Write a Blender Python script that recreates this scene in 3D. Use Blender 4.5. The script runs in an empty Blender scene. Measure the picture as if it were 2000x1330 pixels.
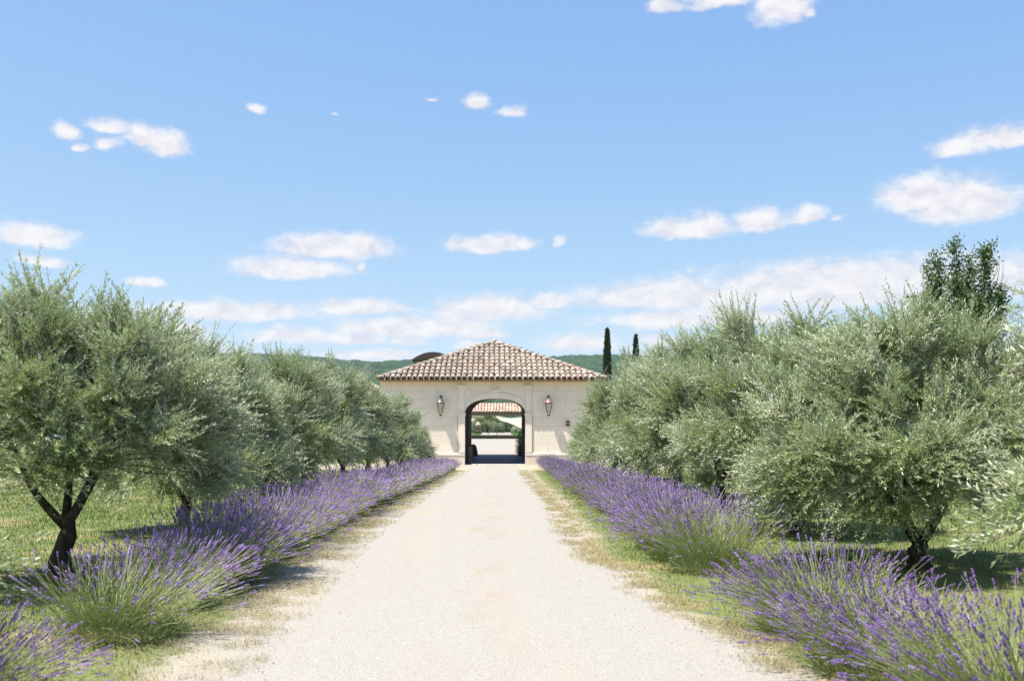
import bpy, math, random
import numpy as np
from mathutils import Vector

random.seed(7)
rng = np.random.default_rng(11)
SC = bpy.context.scene
COL = SC.collection
R = math.radians

# ------------------------------------------------------------------ camera
CAM_H = 1.63
cam = bpy.data.cameras.new('camera')
cam.lens = 35.0
cam.sensor_width = 36.0
cam.shift_x = 0.0165
cam.shift_y = 0.095
cam.clip_start = 0.1
cam.clip_end = 9000.0
cam.dof.use_dof = True
cam.dof.focus_distance = 17.0
cam.dof.aperture_fstop = 2.4
camo = bpy.data.objects.new('camera', cam)
COL.objects.link(camo)
camo.location = (0, 0, CAM_H)
camo.rotation_euler = (R(90), 0, 0)
SC.camera = camo
FPX = 1944.4


def at(px, py, d):
    """photo pixel and distance -> world point (used for measuring positions in the photo)"""
    return ((px - 967) / FPX * d, d, CAM_H + (855 - py) / FPX * d)


# ------------------------------------------------------------------ light, sky
SUN_DIR = Vector((-0.375, -0.19, 1.0)).normalized()
sun = bpy.data.lights.new('sun', 'SUN')
sun.energy = 3.7
sun.angle = R(0.53)
sun.color = (1.0, 0.94, 0.84)
suno = bpy.data.objects.new('sun', sun)
COL.objects.link(suno)
suno.rotation_euler = (-SUN_DIR).to_track_quat('-Z', 'Y').to_euler()
suno.location = (-20, -10, 60)

SC.view_settings.view_transform = 'Standard'
SC.view_settings.look = 'None'
SC.view_settings.gamma = 1.0
SC.view_settings.use_curve_mapping = False
SC.view_settings.exposure = 1.4

world = bpy.data.worlds.new('World')
SC.world = world
world.use_nodes = True
wn, wl = world.node_tree.nodes, world.node_tree.links
wn.clear()
w_out = wn.new('ShaderNodeOutputWorld')
sky = wn.new('ShaderNodeTexSky')
sky.sky_type = 'NISHITA'
sky.sun_disc = False
sky.sun_elevation = math.asin(SUN_DIR.z)
sky.sun_rotation = math.atan2(SUN_DIR.x, SUN_DIR.y) % (2 * math.pi)
sky.altitude = 0
sky.air_density = 0.85
sky.dust_density = 0.8
sky.ozone_density = 1.7
bg = wn.new('ShaderNodeBackground')
bg.inputs[1].default_value = 0.10
# the camera's softer rendering of the sky: a tone curve for each colour channel
sps = wn.new('ShaderNodeSeparateColor')
cps = wn.new('ShaderNodeCombineColor')
wl.new(sky.outputs[0], sps.inputs[0])
for k, (ref, out, gam) in enumerate(((1.468, 1.156, 0.82), (2.234, 1.97, 0.60), (3.766, 3.37, 0.24))):
    mp = wn.new('ShaderNodeMath')
    mp.operation = 'POWER'
    mp.inputs[1].default_value = gam
    wl.new(sps.outputs[k], mp.inputs[0])
    mm = wn.new('ShaderNodeMath')
    mm.operation = 'MULTIPLY'
    mm.inputs[1].default_value = out / ref ** gam
    wl.new(mp.outputs[0], mm.inputs[0])
    wl.new(mm.outputs[0], cps.inputs[k])
wl.new(cps.outputs[0], bg.inputs[0])

# clouds: boxes (x0, top, x1, bottom, thinness), measured in the photo, turned into azimuth and elevation
CLOUDS = [
    (1270, -10, 1335, 24, .06), (1320, -22, 1490, 14, .08), (1465, -30, 1582, 44, -.05), (1560, 8, 1602, 34, .25),
    (906, 184, 966, 216, .22), (955, 204, 1050, 232, .36), (826, 182, 874, 202, .55),
    (470, 198, 528, 222, .26), (628, 210, 672, 230, .60),
    (97, 240, 150, 276, .12), (130, 282, 176, 300, .25), (164, 229, 262, 262, .08), (175, 264, 250, 298, .26), (235, 240, 335, 288, .08),
    (282, 256, 368, 307, -.02),
    (1818, 256, 1960, 302, .06), (1890, 247, 2040, 288, .04),
    (1690, 356, 1800, 398, .12), (1716, 342, 1900, 412, -.08), (1780, 350, 1990, 425, -.08), (1770, 370, 1950, 433, -.03),
    (1258, 420, 1440, 466, 0.0), (1330, 411, 1432, 464, .02), (1425, 407, 1548, 452, .04), (1536, 402, 1622, 436, .14), (1618, 416, 1660, 434, .5),
    (-30, 434, 138, 480, -.02), (30, 496, 150, 521, .06),
    (534, 460, 770, 506, -.05), (446, 500, 686, 544, 0.0), (688, 508, 712, 530, .25),
    (868, 457, 1036, 492, .02), (1000, 460, 1050, 488, .25), (1072, 460, 1100, 485, .30),
    (240, 540, 324, 562, .08),
    (262, 588, 640, 626, .02), (600, 582, 796, 616, .03),
    (828, 574, 1090, 626, .05), (925, 570, 972, 612, .08), (628, 616, 960, 658, .08), (760, 612, 1000, 660, .14),
    (1080, 552, 1560, 604, .02), (1260, 510, 2080, 600, -.06), (1500, 504, 1800, 570, .0), (1120, 596, 1660, 640, .12), (1180, 540, 1420, 600, .2),
    (1000, 572, 1140, 604, .12),
    (470, 638, 700, 672, .1), (640, 646, 770, 672, .16), (320, 622, 420, 654, .2), (180, 640, 420, 676, .18),
    (740, 650, 850, 676, .2), (900, 640, 1000, 664, .2), (600, 680, 900, 706, .22), (880, 662, 960, 686, .25),
    (1040, 644, 1260, 690, .25), (1240, 650, 1330, 684, .12), (100, 660, 520, 700, .25), (1400, 640, 2000, 690, .2),
    # outside the picture the same weather goes on
    (-500, 420, -180, 480, .0), (-900, 560, -200, 620, .05), (2150, 380, 2500, 450, .0), (2400, 540, 3200, 620, .0),
    (-1500, 400, -1000, 500, 0.), (3300, 300, 3800, 420, 0.), (300, -300, 620, -200, .0), (1500, -520, 1900, -420, .0),
]
tc = wn.new('ShaderNodeTexCoord')
sep = wn.new('ShaderNodeSeparateXYZ')
wl.new(tc.outputs['Generated'], sep.inputs[0])


def wmath(op, a, b=None, c=None):
    n = wn.new('ShaderNodeMath')
    n.operation = op
    for i, v in enumerate((a, b, c)):
        if v is None:
            continue
        if isinstance(v, (int, float)):
            n.inputs[i].default_value = v
        else:
            wl.new(v, n.inputs[i])
    return n.outputs[0]


def wvec(op, a, b=None, c=None):
    n = wn.new('ShaderNodeVectorMath')
    n.operation = op
    for i, v in enumerate((a, b, c)):
        if v is None:
            continue
        if isinstance(v, tuple):
            n.inputs[i].default_value = v
        else:
            wl.new(v, n.inputs[i])
    return n.outputs['Value'] if op == 'LENGTH' else n.outputs['Vector']


az = wmath('ARCTAN2', sep.outputs[0], sep.outputs[1])
el = wmath('ARCSINE', sep.outputs[2])
comb = wn.new('ShaderNodeCombineXYZ')
wl.new(az, comb.inputs[0])
wl.new(el, comb.inputs[1])
P0 = comb.outputs[0]


def wnoise(vec, scale, detail, rough, seed, stretch=(1, 1.5, 1)):
    v = wvec('MULTIPLY_ADD', vec, stretch, (seed * 3.1, seed * 1.7, 0))
    n = wn.new('ShaderNodeTexNoise')
    n.inputs['Scale'].default_value = scale
    n.inputs['Detail'].default_value = detail
    n.inputs['Roughness'].default_value = rough
    wl.new(v, n.inputs['Vector'])
    return n


warp = wnoise(P0, 26, 4, 0.55, 3.3)
wofs = wvec('MULTIPLY_ADD', warp.outputs['Color'], (0.034, 0.014, 0), (-0.017, -0.007, 0))
P1 = wvec('ADD', P0, wofs)
dmin = None
for (x0, y0, x1, y1, thin) in CLOUDS:
    cx = 0.5 * (x0 + x1)
    cy = y1 - 0.34 * (y1 - y0)

    def ae(px, py):
        dx, dz = (px - 967) / FPX, (855 - py) / FPX
        return math.atan2(dx, 1.0), math.atan2(dz, math.hypot(dx, 1.0))
    a0, e0 = ae(cx, cy)
    ha = 0.5 * (ae(x1, cy)[0] - ae(x0, cy)[0]) * 1.06
    he = (ae(cx, y0)[1] - e0) * 1.12
    v = wvec('MULTIPLY_ADD', P1, (1 / ha, 1 / he, 0), (-a0 / ha, -e0 / he, 0))
    v2 = wvec('MULTIPLY', v, (1, -1.9, 0))
    v3 = wvec('MAXIMUM', v, v2)
    d = wmath('ADD', wvec('LENGTH', v3), thin * 0.95 - 0.04)
    dmin = d if dmin is None else wmath('SMOOTH_MIN', dmin, d, 0.12)
fb = wnoise(P1, 40, 8, 0.62, 1.1)
fbd = wnoise(P0, 150, 6, 0.62, 7.7)
P2 = wvec('ADD', P1, (-0.004, 0.009, 0))
fbs = wnoise(P2, 40, 5, 0.62, 1.1)
fb2 = wnoise(P0, 16, 4, 0.55, 5.2, (1, 2.6, 1))
dn = wmath('MULTIPLY_ADD', fb.outputs['Fac'], -1.15, dmin)
dn = wmath('MULTIPLY_ADD', fbd.outputs['Fac'], -0.42, dn)
dn = wmath('MULTIPLY_ADD', fb2.outputs['Fac'], -0.30, dn)
mr = wn.new('ShaderNodeMapRange')
mr.interpolation_type = 'SMOOTHSTEP'
mr.inputs['From Min'].default_value = 0.30
mr.inputs['From Max'].default_value = -0.55
mr.inputs['To Min'].default_value = 0.0
mr.inputs['To Max'].default_value = 0.95
wl.new(dn, mr.inputs['Value'])
# cloud body: white crests, faintly lilac grey hollows
ramp = wn.new('ShaderNodeValToRGB')
ramp.color_ramp.elements[0].position = 0.30
ramp.color_ramp.elements[0].color = (0.78, 0.765, 0.85, 1)
ramp.color_ramp.elements[1].position = 0.66
ramp.color_ramp.elements[1].color = (1.0, 0.975, 0.985, 1)
rel = wmath('SUBTRACT', fb.outputs['Fac'], fbs.outputs['Fac'])
rel = wmath('MULTIPLY_ADD', rel, 1.0, 0.52)
fb3 = wnoise(P0, 30, 5, 0.6, 8.8, (1, 2.0, 1))
rel = wmath('MULTIPLY_ADD', wmath('SUBTRACT', fb3.outputs['Fac'], 0.5), 0.5, rel)
wl.new(rel, ramp.inputs['Fac'])
bgc = wn.new('ShaderNodeBackground')
bgc.inputs[1].default_value = 0.375
wl.new(ramp.outputs['Color'], bgc.inputs[0])
mixw = wn.new('ShaderNodeMixShader')
wl.new(mr.outputs['Result'], mixw.inputs['Fac'])
wl.new(bg.outputs[0], mixw.inputs[1])
wl.new(bgc.outputs[0], mixw.inputs[2])
wl.new(mixw.outputs[0], w_out.inputs['Surface'])

SC.cycles.max_bounces = 8
SC.cycles.diffuse_bounces = 4
SC.cycles.glossy_bounces = 2
SC.cycles.transmission_bounces = 4
SC.cycles.transparent_max_bounces = 8
SC.cycles.volume_bounces = 0
SC.cycles.use_denoising = True
SC.cycles.denoiser = 'OPENIMAGEDENOISE'
SC.cycles.denoising_prefilter = 'NONE'
SC.cycles.sample_clamp_indirect = 6.0

# ------------------------------------------------------------------ helpers


def tag(o, label=None, cat=None, group=None, kind=None):
    if label:
        o['label'] = label
    if cat:
        o['category'] = cat
    if group:
        o['group'] = group
    if kind:
        o['kind'] = kind
    return o


def empty(name, loc=(0, 0, 0), rz=0.0):
    o = bpy.data.objects.new(name, None)
    o.empty_display_size = 0.2
    o.location = loc
    o.rotation_euler = (0, 0, rz)
    COL.objects.link(o)
    return o


def make_mesh(name, verts, faces, mat=None, smooth=False, attrs=None):
    """verts (n,3); faces: list of int arrays, each (m,k)"""
    me = bpy.data.meshes.new(name)
    verts = np.asarray(verts, dtype=np.float32)
    me.vertices.add(len(verts))
    me.vertices.foreach_set('co', verts.ravel())
    if isinstance(faces, np.ndarray):
        faces = [faces]
    faces = [np.asarray(f, dtype=np.int32) for f in faces if len(f)]
    nl = sum(f.size for f in faces)
    nf = sum(len(f) for f in faces)
    me.loops.add(nl)
    me.polygons.add(nf)
    me.loops.foreach_set('vertex_index', np.concatenate([f.ravel() for f in faces]))
    tot = np.concatenate([np.full(len(f), f.shape[1], dtype=np.int32) for f in faces])
    st = np.concatenate([[0], np.cumsum(tot)[:-1]]).astype(np.int32)
    me.polygons.foreach_set('loop_start', st)
    me.polygons.foreach_set('use_smooth', np.full(nf, bool(smooth)))
    for k, v in (attrs or {}).items():
        a = me.attributes.new(k, 'FLOAT', 'POINT')
        a.data.foreach_set('value', np.asarray(v, dtype=np.float32))
    if mat:
        me.materials.append(mat)
    me.update(calc_edges=True)
    return me


def link(name, me, parent=None, loc=None, rz=None):
    o = bpy.data.objects.new(name, me)
    COL.objects.link(o)
    if parent is not None:
        o.parent = parent
    if loc is not None:
        o.location = loc
    if rz is not None:
        o.rotation_euler = (0, 0, rz)
    return o


class Geo:
    """collects verts / faces / attributes of one mesh"""

    def __init__(self):
        self.v, self.f, self.a, self.n = [], {}, [], 0

    def add(self, verts, faces, rnd=0.0):
        verts = np.asarray(verts, dtype=np.float64)
        if isinstance(faces, np.ndarray):
            faces = [faces]
        for f in faces:
            f = np.asarray(f)
            if f.ndim == 1:
                f = f[None]
            self.f.setdefault(f.shape[1], []).append(f + self.n)
        self.v.append(verts)
        self.a.append(np.broadcast_to(np.asarray(rnd, dtype=np.float64), (len(verts),)))
        self.n += len(verts)

    def box(self, x0, x1, y0, y1, z0, z1, rnd=0.0, bev=0.0):
        if bev <= 0:
            v = [(x, y, z) for z in (z0, z1) for y in (y0, y1) for x in (x0, x1)]
            f = np.array([(0, 2, 3, 1), (4, 5, 7, 6), (0, 1, 5, 4), (2, 6, 7, 3), (0, 4, 6, 2), (1, 3, 7, 5)])
            self.add(v, f, rnd)
            return
        b = bev
        v, idx = [], {}
        for sx in (0, 1):
            for sy in (0, 1):
                for sz in (0, 1):
                    X, Y, Z = (x0, x1)[sx], (y0, y1)[sy], (z0, z1)[sz]
                    ix, iy, iz = (X + b, X - b)[sx], (Y + b, Y - b)[sy], (Z + b, Z - b)[sz]
                    for k, p in enumerate(((X, iy, iz), (ix, Y, iz), (ix, iy, Z))):
                        idx[(sx, sy, sz, k)] = len(v)
                        v.append(p)
        q, t = [], []
        I = lambda a, bb, c, k: idx[(a, bb, c, k)]
        for s in (0, 1):
            fx = [I(s, 0, 0, 0), I(s, 1, 0, 0), I(s, 1, 1, 0), I(s, 0, 1, 0)]
            fy = [I(0, s, 0, 1), I(1, s, 0, 1), I(1, s, 1, 1), I(0, s, 1, 1)]
            fz = [I(0, 0, s, 2), I(1, 0, s, 2), I(1, 1, s, 2), I(0, 1, s, 2)]
            q += [fx if s else fx[::-1], fy[::-1] if s else fy, fz if s else fz[::-1]]
        for a in (0, 1):
            for c in (0, 1):
                q.append([I(a, c, 0, 0), I(a, c, 1, 0), I(a, c, 1, 1), I(a, c, 0, 1)])
                q.append([I(a, 0, c, 0), I(a, 1, c, 0), I(a, 1, c, 2), I(a, 0, c, 2)])
                q.append([I(0, a, c, 1), I(1, a, c, 1), I(1, a, c, 2), I(0, a, c, 2)])
                for e in (0, 1):
                    t.append([I(a, c, e, 0), I(a, c, e, 1), I(a, c, e, 2)])
        self.add(v, [np.array(q), np.array(t)], rnd)

    def lathe(self, prof, c=(0, 0, 0), seg=16, rnd=0.0, sx=1.0, sy=1.0):
        """prof: (r, z) from bottom to top"""
        ang = np.linspace(0, 2 * np.pi, seg, endpoint=False)
        v = np.array([(c[0] + r * sx * math.cos(a), c[1] + r * sy * math.sin(a), c[2] + z) for r, z in prof for a in ang])
        f = []
        for i in range(len(prof) - 1):
            for j in range(seg):
                k = (j + 1) % seg
                f.append((i * seg + j, i * seg + k, (i + 1) * seg + k, (i + 1) * seg + j))
        fs = [np.array(f), np.arange(seg)[::-1][None], (np.arange(seg) + (len(prof) - 1) * seg)[None]]
        self.add(v, fs, rnd)

    def tubes(self, paths, radii, sides=5, rnd=0.0, cap=True):
        """paths (N,K,3), radii (N,K)"""
        P = np.asarray(paths, dtype=np.float64)
        if P.ndim == 2:
            P = P[None]
        rad = np.broadcast_to(np.asarray(radii, dtype=np.float64), P.shape[:2])
        N, K, _ = P.shape
        T = np.gradient(P, axis=1)
        T /= np.linalg.norm(T, axis=2, keepdims=True) + 1e-9
        m = T.mean(axis=1)
        ref = np.where(np.abs(m[:, 2:3]) < 0.8, np.array([[0, 0, 1.0]]), np.array([[1.0, 0, 0]]))
        U = np.cross(T, ref[:, None, :])
        U /= np.linalg.norm(U, axis=2, keepdims=True) + 1e-9
        W = np.cross(T, U)
        ang = np.linspace(0, 2 * np.pi, sides, endpoint=False)
        V = P[:, :, None, :] + rad[:, :, None, None] * (U[:, :, None, :] * np.cos(ang)[None, None, :, None] + W[:, :, None, :] * np.sin(ang)[None, None, :, None])
        base = (np.arange(N) * K * sides)[:, None, None]
        k = (np.arange(K - 1) * sides)[None, :, None]
        j = np.arange(sides)[None, None, :]
        j2 = (j + 1) % sides
        q = np.stack([base + k + j2, base + k + j, base + k + sides + j, base + k + sides + j2], axis=-1).reshape(-1, 4)
        fs = [q]
        if cap:
            fs.append((np.arange(N) * K * sides)[:, None] + np.arange(sides)[None])
            fs.append((np.arange(N) * K * sides + (K - 1) * sides)[:, None] + np.arange(sides)[None, ::-1])
        r = np.asarray(rnd, dtype=np.float64)
        if r.ndim == 1:
            r = np.repeat(r, K * sides)
        self.add(V.reshape(-1, 3), fs, r)

    def leaves(self, p, d, n, L, W, rnd, fold=0.15, curl=0.12, mid=0.45):
        """p, d, n (N,3); L, W, rnd (N,): one folded diamond each"""
        s = np.cross(d, n)
        s /= np.linalg.norm(s, axis=1, keepdims=True) + 1e-9
        n = np.cross(s, d)
        L, W = L[:, None], W[:, None]
        a = p
        b = p + d * L * mid + s * W * 0.5 + n * W * fold
        c = p + d * L - n * L * curl
        e = p + d * L * mid - s * W * 0.5 + n * W * fold
        V = np.stack([a, b, c, e], axis=1).reshape(-1, 3)
        F = np.arange(len(p) * 4).reshape(-1, 4)
        self.add(V, F, np.repeat(rnd, 4))

    def mesh(self, name, mat, smooth=False):
        return make_mesh(name, np.concatenate(self.v), [np.concatenate(x) for x in self.f.values()], mat, smooth,
                         {'rnd': np.concatenate(self.a)})

    def obj(self, name, mat, parent=None, smooth=False):
        return link(name, self.mesh(name, mat, smooth), parent)


def unit(v):
    return v / (np.linalg.norm(v, axis=-1, keepdims=True) + 1e-9)


def hash2(ix, iy, seed):
    h = np.sin(ix * 127.1 + iy * 311.7 + seed * 74.7) * 43758.5453
    return h - np.floor(h)


def vnoise(x, y, seed=0):
    ix, iy = np.floor(x), np.floor(y)
    fx, fy = x - ix, y - iy
    fx, fy = fx * fx * (3 - 2 * fx), fy * fy * (3 - 2 * fy)
    a, b = hash2(ix, iy, seed), hash2(ix + 1, iy, seed)
    c, d = hash2(ix, iy + 1, seed), hash2(ix + 1, iy + 1, seed)
    return (a * (1 - fx) + b * fx) * (1 - fy) + (c * (1 - fx) + d * fx) * fy


def fbm(x, y, seed=0, octv=4):
    s, amp, tot = 0, 1.0, 0
    for o in range(octv):
        s = s + amp * vnoise(x * 2 ** o, y * 2 ** o, seed + o * 17)
        tot += amp
        amp *= 0.5
    return s / tot


# ------------------------------------------------------------------ materials
class Mat:
    def __init__(self, name, rough=0.8, spec=0.3):
        m = bpy.data.materials.new(name)
        m.use_nodes = True
        self.m, self.n, self.l = m, m.node_tree.nodes, m.node_tree.links
        self.b = self.n['Principled BSDF']
        self.b.inputs['Roughness'].default_value = rough
        self.b.inputs['Specular IOR Level'].default_value = spec

    def node(self, t, **kw):
        n = self.n.new(t)
        for k, v in kw.items():
            setattr(n, k, v)
        return n

    def set(self, sock, v):
        if isinstance(v, (int, float)):
            sock.default_value = v
        elif isinstance(v, tuple):
            sock.default_value = v if len(v) == 4 or sock.type == 'VECTOR' else v + (1,)
        else:
            self.l.new(v, sock)

    def attr(self, name):
        return self.node('ShaderNodeAttribute', attribute_name=name).outputs['Fac']

    def pos(self):
        return self.node('ShaderNodeNewGeometry').outputs['Position']

    def obj(self):
        return self.node('ShaderNodeTexCoord').outputs['Object']

    def noise(self, vec, scale, detail=4, rough=0.55, out='Fac', stretch=None):
        if stretch:
            mp = self.node('ShaderNodeMapping')
            mp.inputs['Scale'].default_value = stretch
            self.l.new(vec, mp.inputs[0])
            vec = mp.outputs[0]
        n = self.node('ShaderNodeTexNoise')
        n.inputs['Scale'].default_value = scale
        n.inputs['Detail'].default_value = detail
        n.inputs['Roughness'].default_value = rough
        self.l.new(vec, n.inputs['Vector'])
        return n.outputs[out]

    def vor(self, vec, scale, out='Distance', feature='F1'):
        n = self.node('ShaderNodeTexVoronoi', feature=feature)
        n.inputs['Scale'].default_value = scale
        self.l.new(vec, n.inputs['Vector'])
        return n.outputs[out]

    def math(self, op, a, b=None, c=None, clamp=False):
        n = self.node('ShaderNodeMath', operation=op, use_clamp=clamp)
        for i, v in enumerate((a, b, c)):
            if v is not None:
                self.set(n.inputs[i], v)
        return n.outputs[0]

    def step(self, v, lo, hi, a=0.0, b=1.0):
        n = self.node('ShaderNodeMapRange', interpolation_type='SMOOTHSTEP')
        self.set(n.inputs['Value'], v)
        self.set(n.inputs['From Min'], lo)
        self.set(n.inputs['From Max'], hi)
        self.set(n.inputs['To Min'], a)
        self.set(n.inputs['To Max'], b)
        return n.outputs[0]

    def mix(self, f, a, b, mode='MIX'):
        n = self.node('ShaderNodeMix', data_type='RGBA', blend_type=mode)
        self.set(n.inputs[0], f)
        self.set(n.inputs[6], a)
        self.set(n.inputs[7], b)
        return n.outputs[2]

    def ramp(self, f, stops):
        n = self.node('ShaderNodeValToRGB')
        e = n.color_ramp.elements
        while len(e) < len(stops):
            e.new(0.5)
        for i, (p, c) in enumerate(stops):
            e[i].position = p
            e[i].color = tuple(c) + (1,)
        self.set(n.inputs[0], f)
        return n.outputs[0]

    def bump(self, h, strength=0.3, dist=0.02):
        n = self.node('ShaderNodeBump')
        n.inputs['Strength'].default_value = strength
        n.inputs['Distance'].default_value = dist
        self.l.new(h, n.inputs['Height'])
        self.l.new(n.outputs[0], self.b.inputs['Normal'])

    def color(self, c):
        self.set(self.b.inputs['Base Color'], c)
        return self

    def leafy(self, col, trans_col, f=0.3):
        """adds light passing through thin leaves"""
        t = self.node('ShaderNodeBsdfTranslucent')
        self.set(t.inputs[0], trans_col)
        mx = self.node('ShaderNodeMixShader')
        mx.inputs[0].default_value = f
        self.l.new(self.b.outputs[0], mx.inputs[1])
        self.l.new(t.outputs[0], mx.inputs[2])
        self.l.new(mx.outputs[0], self.n['Material Output'].inputs['Surface'])


def flat(name, c, rough=0.7, spec=0.3, var=0.12, scale=6.0, metal=0.0):
    m = Mat(name, rough, spec)
    n = m.noise(m.obj(), scale, 5, 0.6)
    k = m.ramp(n, [(0.25, tuple(x * (1 - var) for x in c)), (0.75, tuple(min(1, x * (1 + var)) for x in c))])
    m.color(k)
    m.bump(m.noise(m.obj(), scale * 9, 3), 0.15, 0.01)
    m.b.inputs['Metallic'].default_value = metal
    return m.m


# --- ground: gravel drive, straw verge, grass: masks from 'edge' (metres beyond the edge of the drive)
def ground_material():
    m = Mat('gravel_and_grass', 0.9, 0.15)
    p = m.pos()
    e = m.attr('edge')
    big = m.noise(p, 0.9, 5, 0.6)
    mid = m.noise(p, 4.0, 5, 0.65)
    fine = m.noise(p, 38.0, 4, 0.7)
    # gravel
    vo = m.vor(p, 55, 'Color')
    sepc = m.node('ShaderNodeSeparateColor')
    m.l.new(vo, sepc.inputs[0])
    g = m.ramp(m.noise(p, 120.0, 3, 0.7), [(0.25, (.262, .245, .224)), (0.5, (.300, .283, .261)), (0.8, (.332, .316, .295))])
    g = m.mix(m.step(sepc.outputs[0], 0.93, 0.98, 0, 0.45), g, (.19, .165, .135))
    g = m.mix(m.step(sepc.outputs[1], 0.85, 0.95, 0, 0.5), g, (.40, .385, .36))
    tone = m.noise(p, 0.6, 4, 0.6, stretch=(1.8, 0.28, 1))
    g = m.mix(m.step(tone, 0.48, 0.72, 0, 0.7), g, (.335, .285, .225))
    # worn strip between the wheel tracks
    sx = m.node('ShaderNodeSeparateXYZ')
    m.l.new(p, sx.inputs[0])
    xc = m.math('ABSOLUTE', m.math('ADD', sx.outputs[0], m.math('MULTIPLY_ADD', big, .5, -.18)))
    strip = m.math('MULTIPLY', m.step(xc, .45, .10), m.step(m.noise(p, 1.1, 5, .7, stretch=(1.4, .35, 1)), .46, .68, 0, .6))
    g = m.mix(strip, g, (.30, .24, .17))
    # straw coloured verge
    s = m.ramp(m.noise(p, 70, 4, 0.75), [(0.24, (.14, .115, .08)), (0.36, (.26, .22, .165)), (0.50, (.33, .295, .24)), (0.66, (.39, .365, .325))])
    # soil and green under the blades
    gr = m.ramp(m.noise(p, 60, 4, 0.7), [(0.3, (.08, .10, .035)), (0.55, (.155, .185, .065)), (0.8, (.23, .24, .11))])
    dry = m.ramp(m.noise(p, 45, 4, 0.7), [(0.3, (.22, .155, .08)), (0.7, (.40, .31, .185))])
    gr = m.mix(m.step(m.noise(p, 0.45, 4, 0.6), 0.52, 0.68, 0, 0.85), gr, dry)
    e1 = m.math('MULTIPLY_ADD', m.math('SUBTRACT', mid, 0.5), 0.9, e)
    e1 = m.math('MULTIPLY_ADD', m.math('SUBTRACT', fine, 0.5), 0.9, e1)
    e1 = m.math('MULTIPLY_ADD', m.math('SUBTRACT', big, 0.5), 0.5, e1)
    a = m.step(e1, -0.02, 0.42)
    c = m.mix(a, g, s)
    e2 = m.math('MULTIPLY_ADD', m.math('SUBTRACT', m.noise(p, 1.5, 5, 0.65), 0.5), 1.3, e)
    e2 = m.math('MULTIPLY_ADD', m.math('SUBTRACT', fine, 0.5), 0.35, e2)
    c = m.mix(m.step(e2, 0.42, 0.85), c, gr)
    fore = m.step(m.math('ADD', m.attr('fore'), m.math('MULTIPLY', m.math('SUBTRACT', mid, .5), 1.2)), .3, .7)
    c = m.mix(fore, c, m.mix(m.step(mid, .4, .65), s, (.40, .325, .22)))
    m.color(c)
    h = m.math('ADD', m.math('MULTIPLY', m.vor(p, 60), -0.6), m.math('MULTIPLY', mid, 0.8))
    m.bump(h, 0.55, 0.02)
    return m.m


M = {}
M['ground'] = ground_material()


def stone_mat(name, stops, rough=0.85, scale=1.3, stain=0.25):
    m = Mat(name, rough, 0.2)
    p = m.pos()
    oi = m.node('ShaderNodeObjectInfo')
    c = m.ramp(m.noise(p, scale, 6, 0.6), stops)
    c = m.mix(m.step(m.noise(p, 0.7, 4, 0.6, stretch=(0.5, 1, 2.2)), 0.5, 0.75, 0, stain), c, (.62, .53, .43))
    br = m.math('MULTIPLY_ADD', oi.outputs['Random'], 0.05, 0.975)
    cc = m.node('ShaderNodeVectorMath', operation='SCALE')
    m.l.new(c, cc.inputs[0])
    m.l.new(br, cc.inputs['Scale'])
    m.color(cc.outputs[0])
    m.bump(m.noise(p, 40, 4, 0.7), 0.12, 0.01)
    return m.m


M['stone'] = stone_mat('limestone', [(0.3, (.72, .64, .525)), (0.55, (.77, .695, .58)), (0.8, (.81, .74, .63))], stain=0.22)
M['stone_light'] = stone_mat('dressed_limestone', [(0.3, (.73, .65, .535)), (0.7, (.80, .73, .62))], stain=0.12)
M['plinth'] = stone_mat('plinth_stone', [(0.3, (.60, .50, .39)), (0.7, (.72, .63, .52))], stain=0.35)
M['mortar'] = flat('mortar', (.62, .53, .43), 0.95)
M['dark_stone'] = flat('weathered_stone', (.13, .105, .08), 0.9, var=0.35, scale=5)
M['inner_wall'] = flat('shade_toned_stone', (.15, .12, .095), 0.95, 0.15)  # stone walls; the shade of the passage is put into this dark brown
M['fascia'] = flat('ochre_eave_board', (.50, .36, .20), 0.8)
M['iron'] = flat('dark_iron', (.022, .020, .022), 0.45, 0.5, metal=0.4)
M['copper'] = flat('weathered_copper', (.26, .15, .13), 0.5, 0.5, metal=0.3)
M['zinc'] = flat('grey_metal', (.14, .12, .135), 0.45, 0.5, metal=0.3)
M['white_stone'] = flat('white_sill', (.74, .69, .62), 0.8)
M['wood'] = flat('grey_timber', (.17, .145, .12), 0.85)
M['dark_wood'] = flat('dark_awning', (.055, .04, .032), 0.8)
M['canvas'] = flat('cream_canvas', (.36, .335, .28), 0.9, 0.1, var=0.04)
M['court'] = flat('court_gravel', (.29, .277, .25), 0.92, 0.1, var=0.06, scale=1.0)
M['lawn'] = flat('lawn', (.055, .105, .025), 0.95, 0.1, var=0.3, scale=2.0)
M['path'] = flat('pale_paving', (.58, .54, .50), 0.9, var=0.12, scale=3.0)

m = Mat('lantern_glass', 0.25, 0.5)
m.color((.62, .60, .55))
m.b.inputs['Transmission Weight'].default_value = 0.0
m.b.inputs['Alpha'].default_value = 0.30
M['glass'] = m.m

m = Mat('sky_tinted_paving', 0.6, 0.25)
m.color(m.ramp(m.noise(m.pos(), 1.4, 5, 0.6, stretch=(.6, 2.0, 1)), [(0.35, (.045, .06, .17)), (0.65, (.11, .15, .36))]))  # blue sky reflected in the shaded paving is put into its colour
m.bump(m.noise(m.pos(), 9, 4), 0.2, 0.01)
M['tinted_paving'] = m.m


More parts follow.
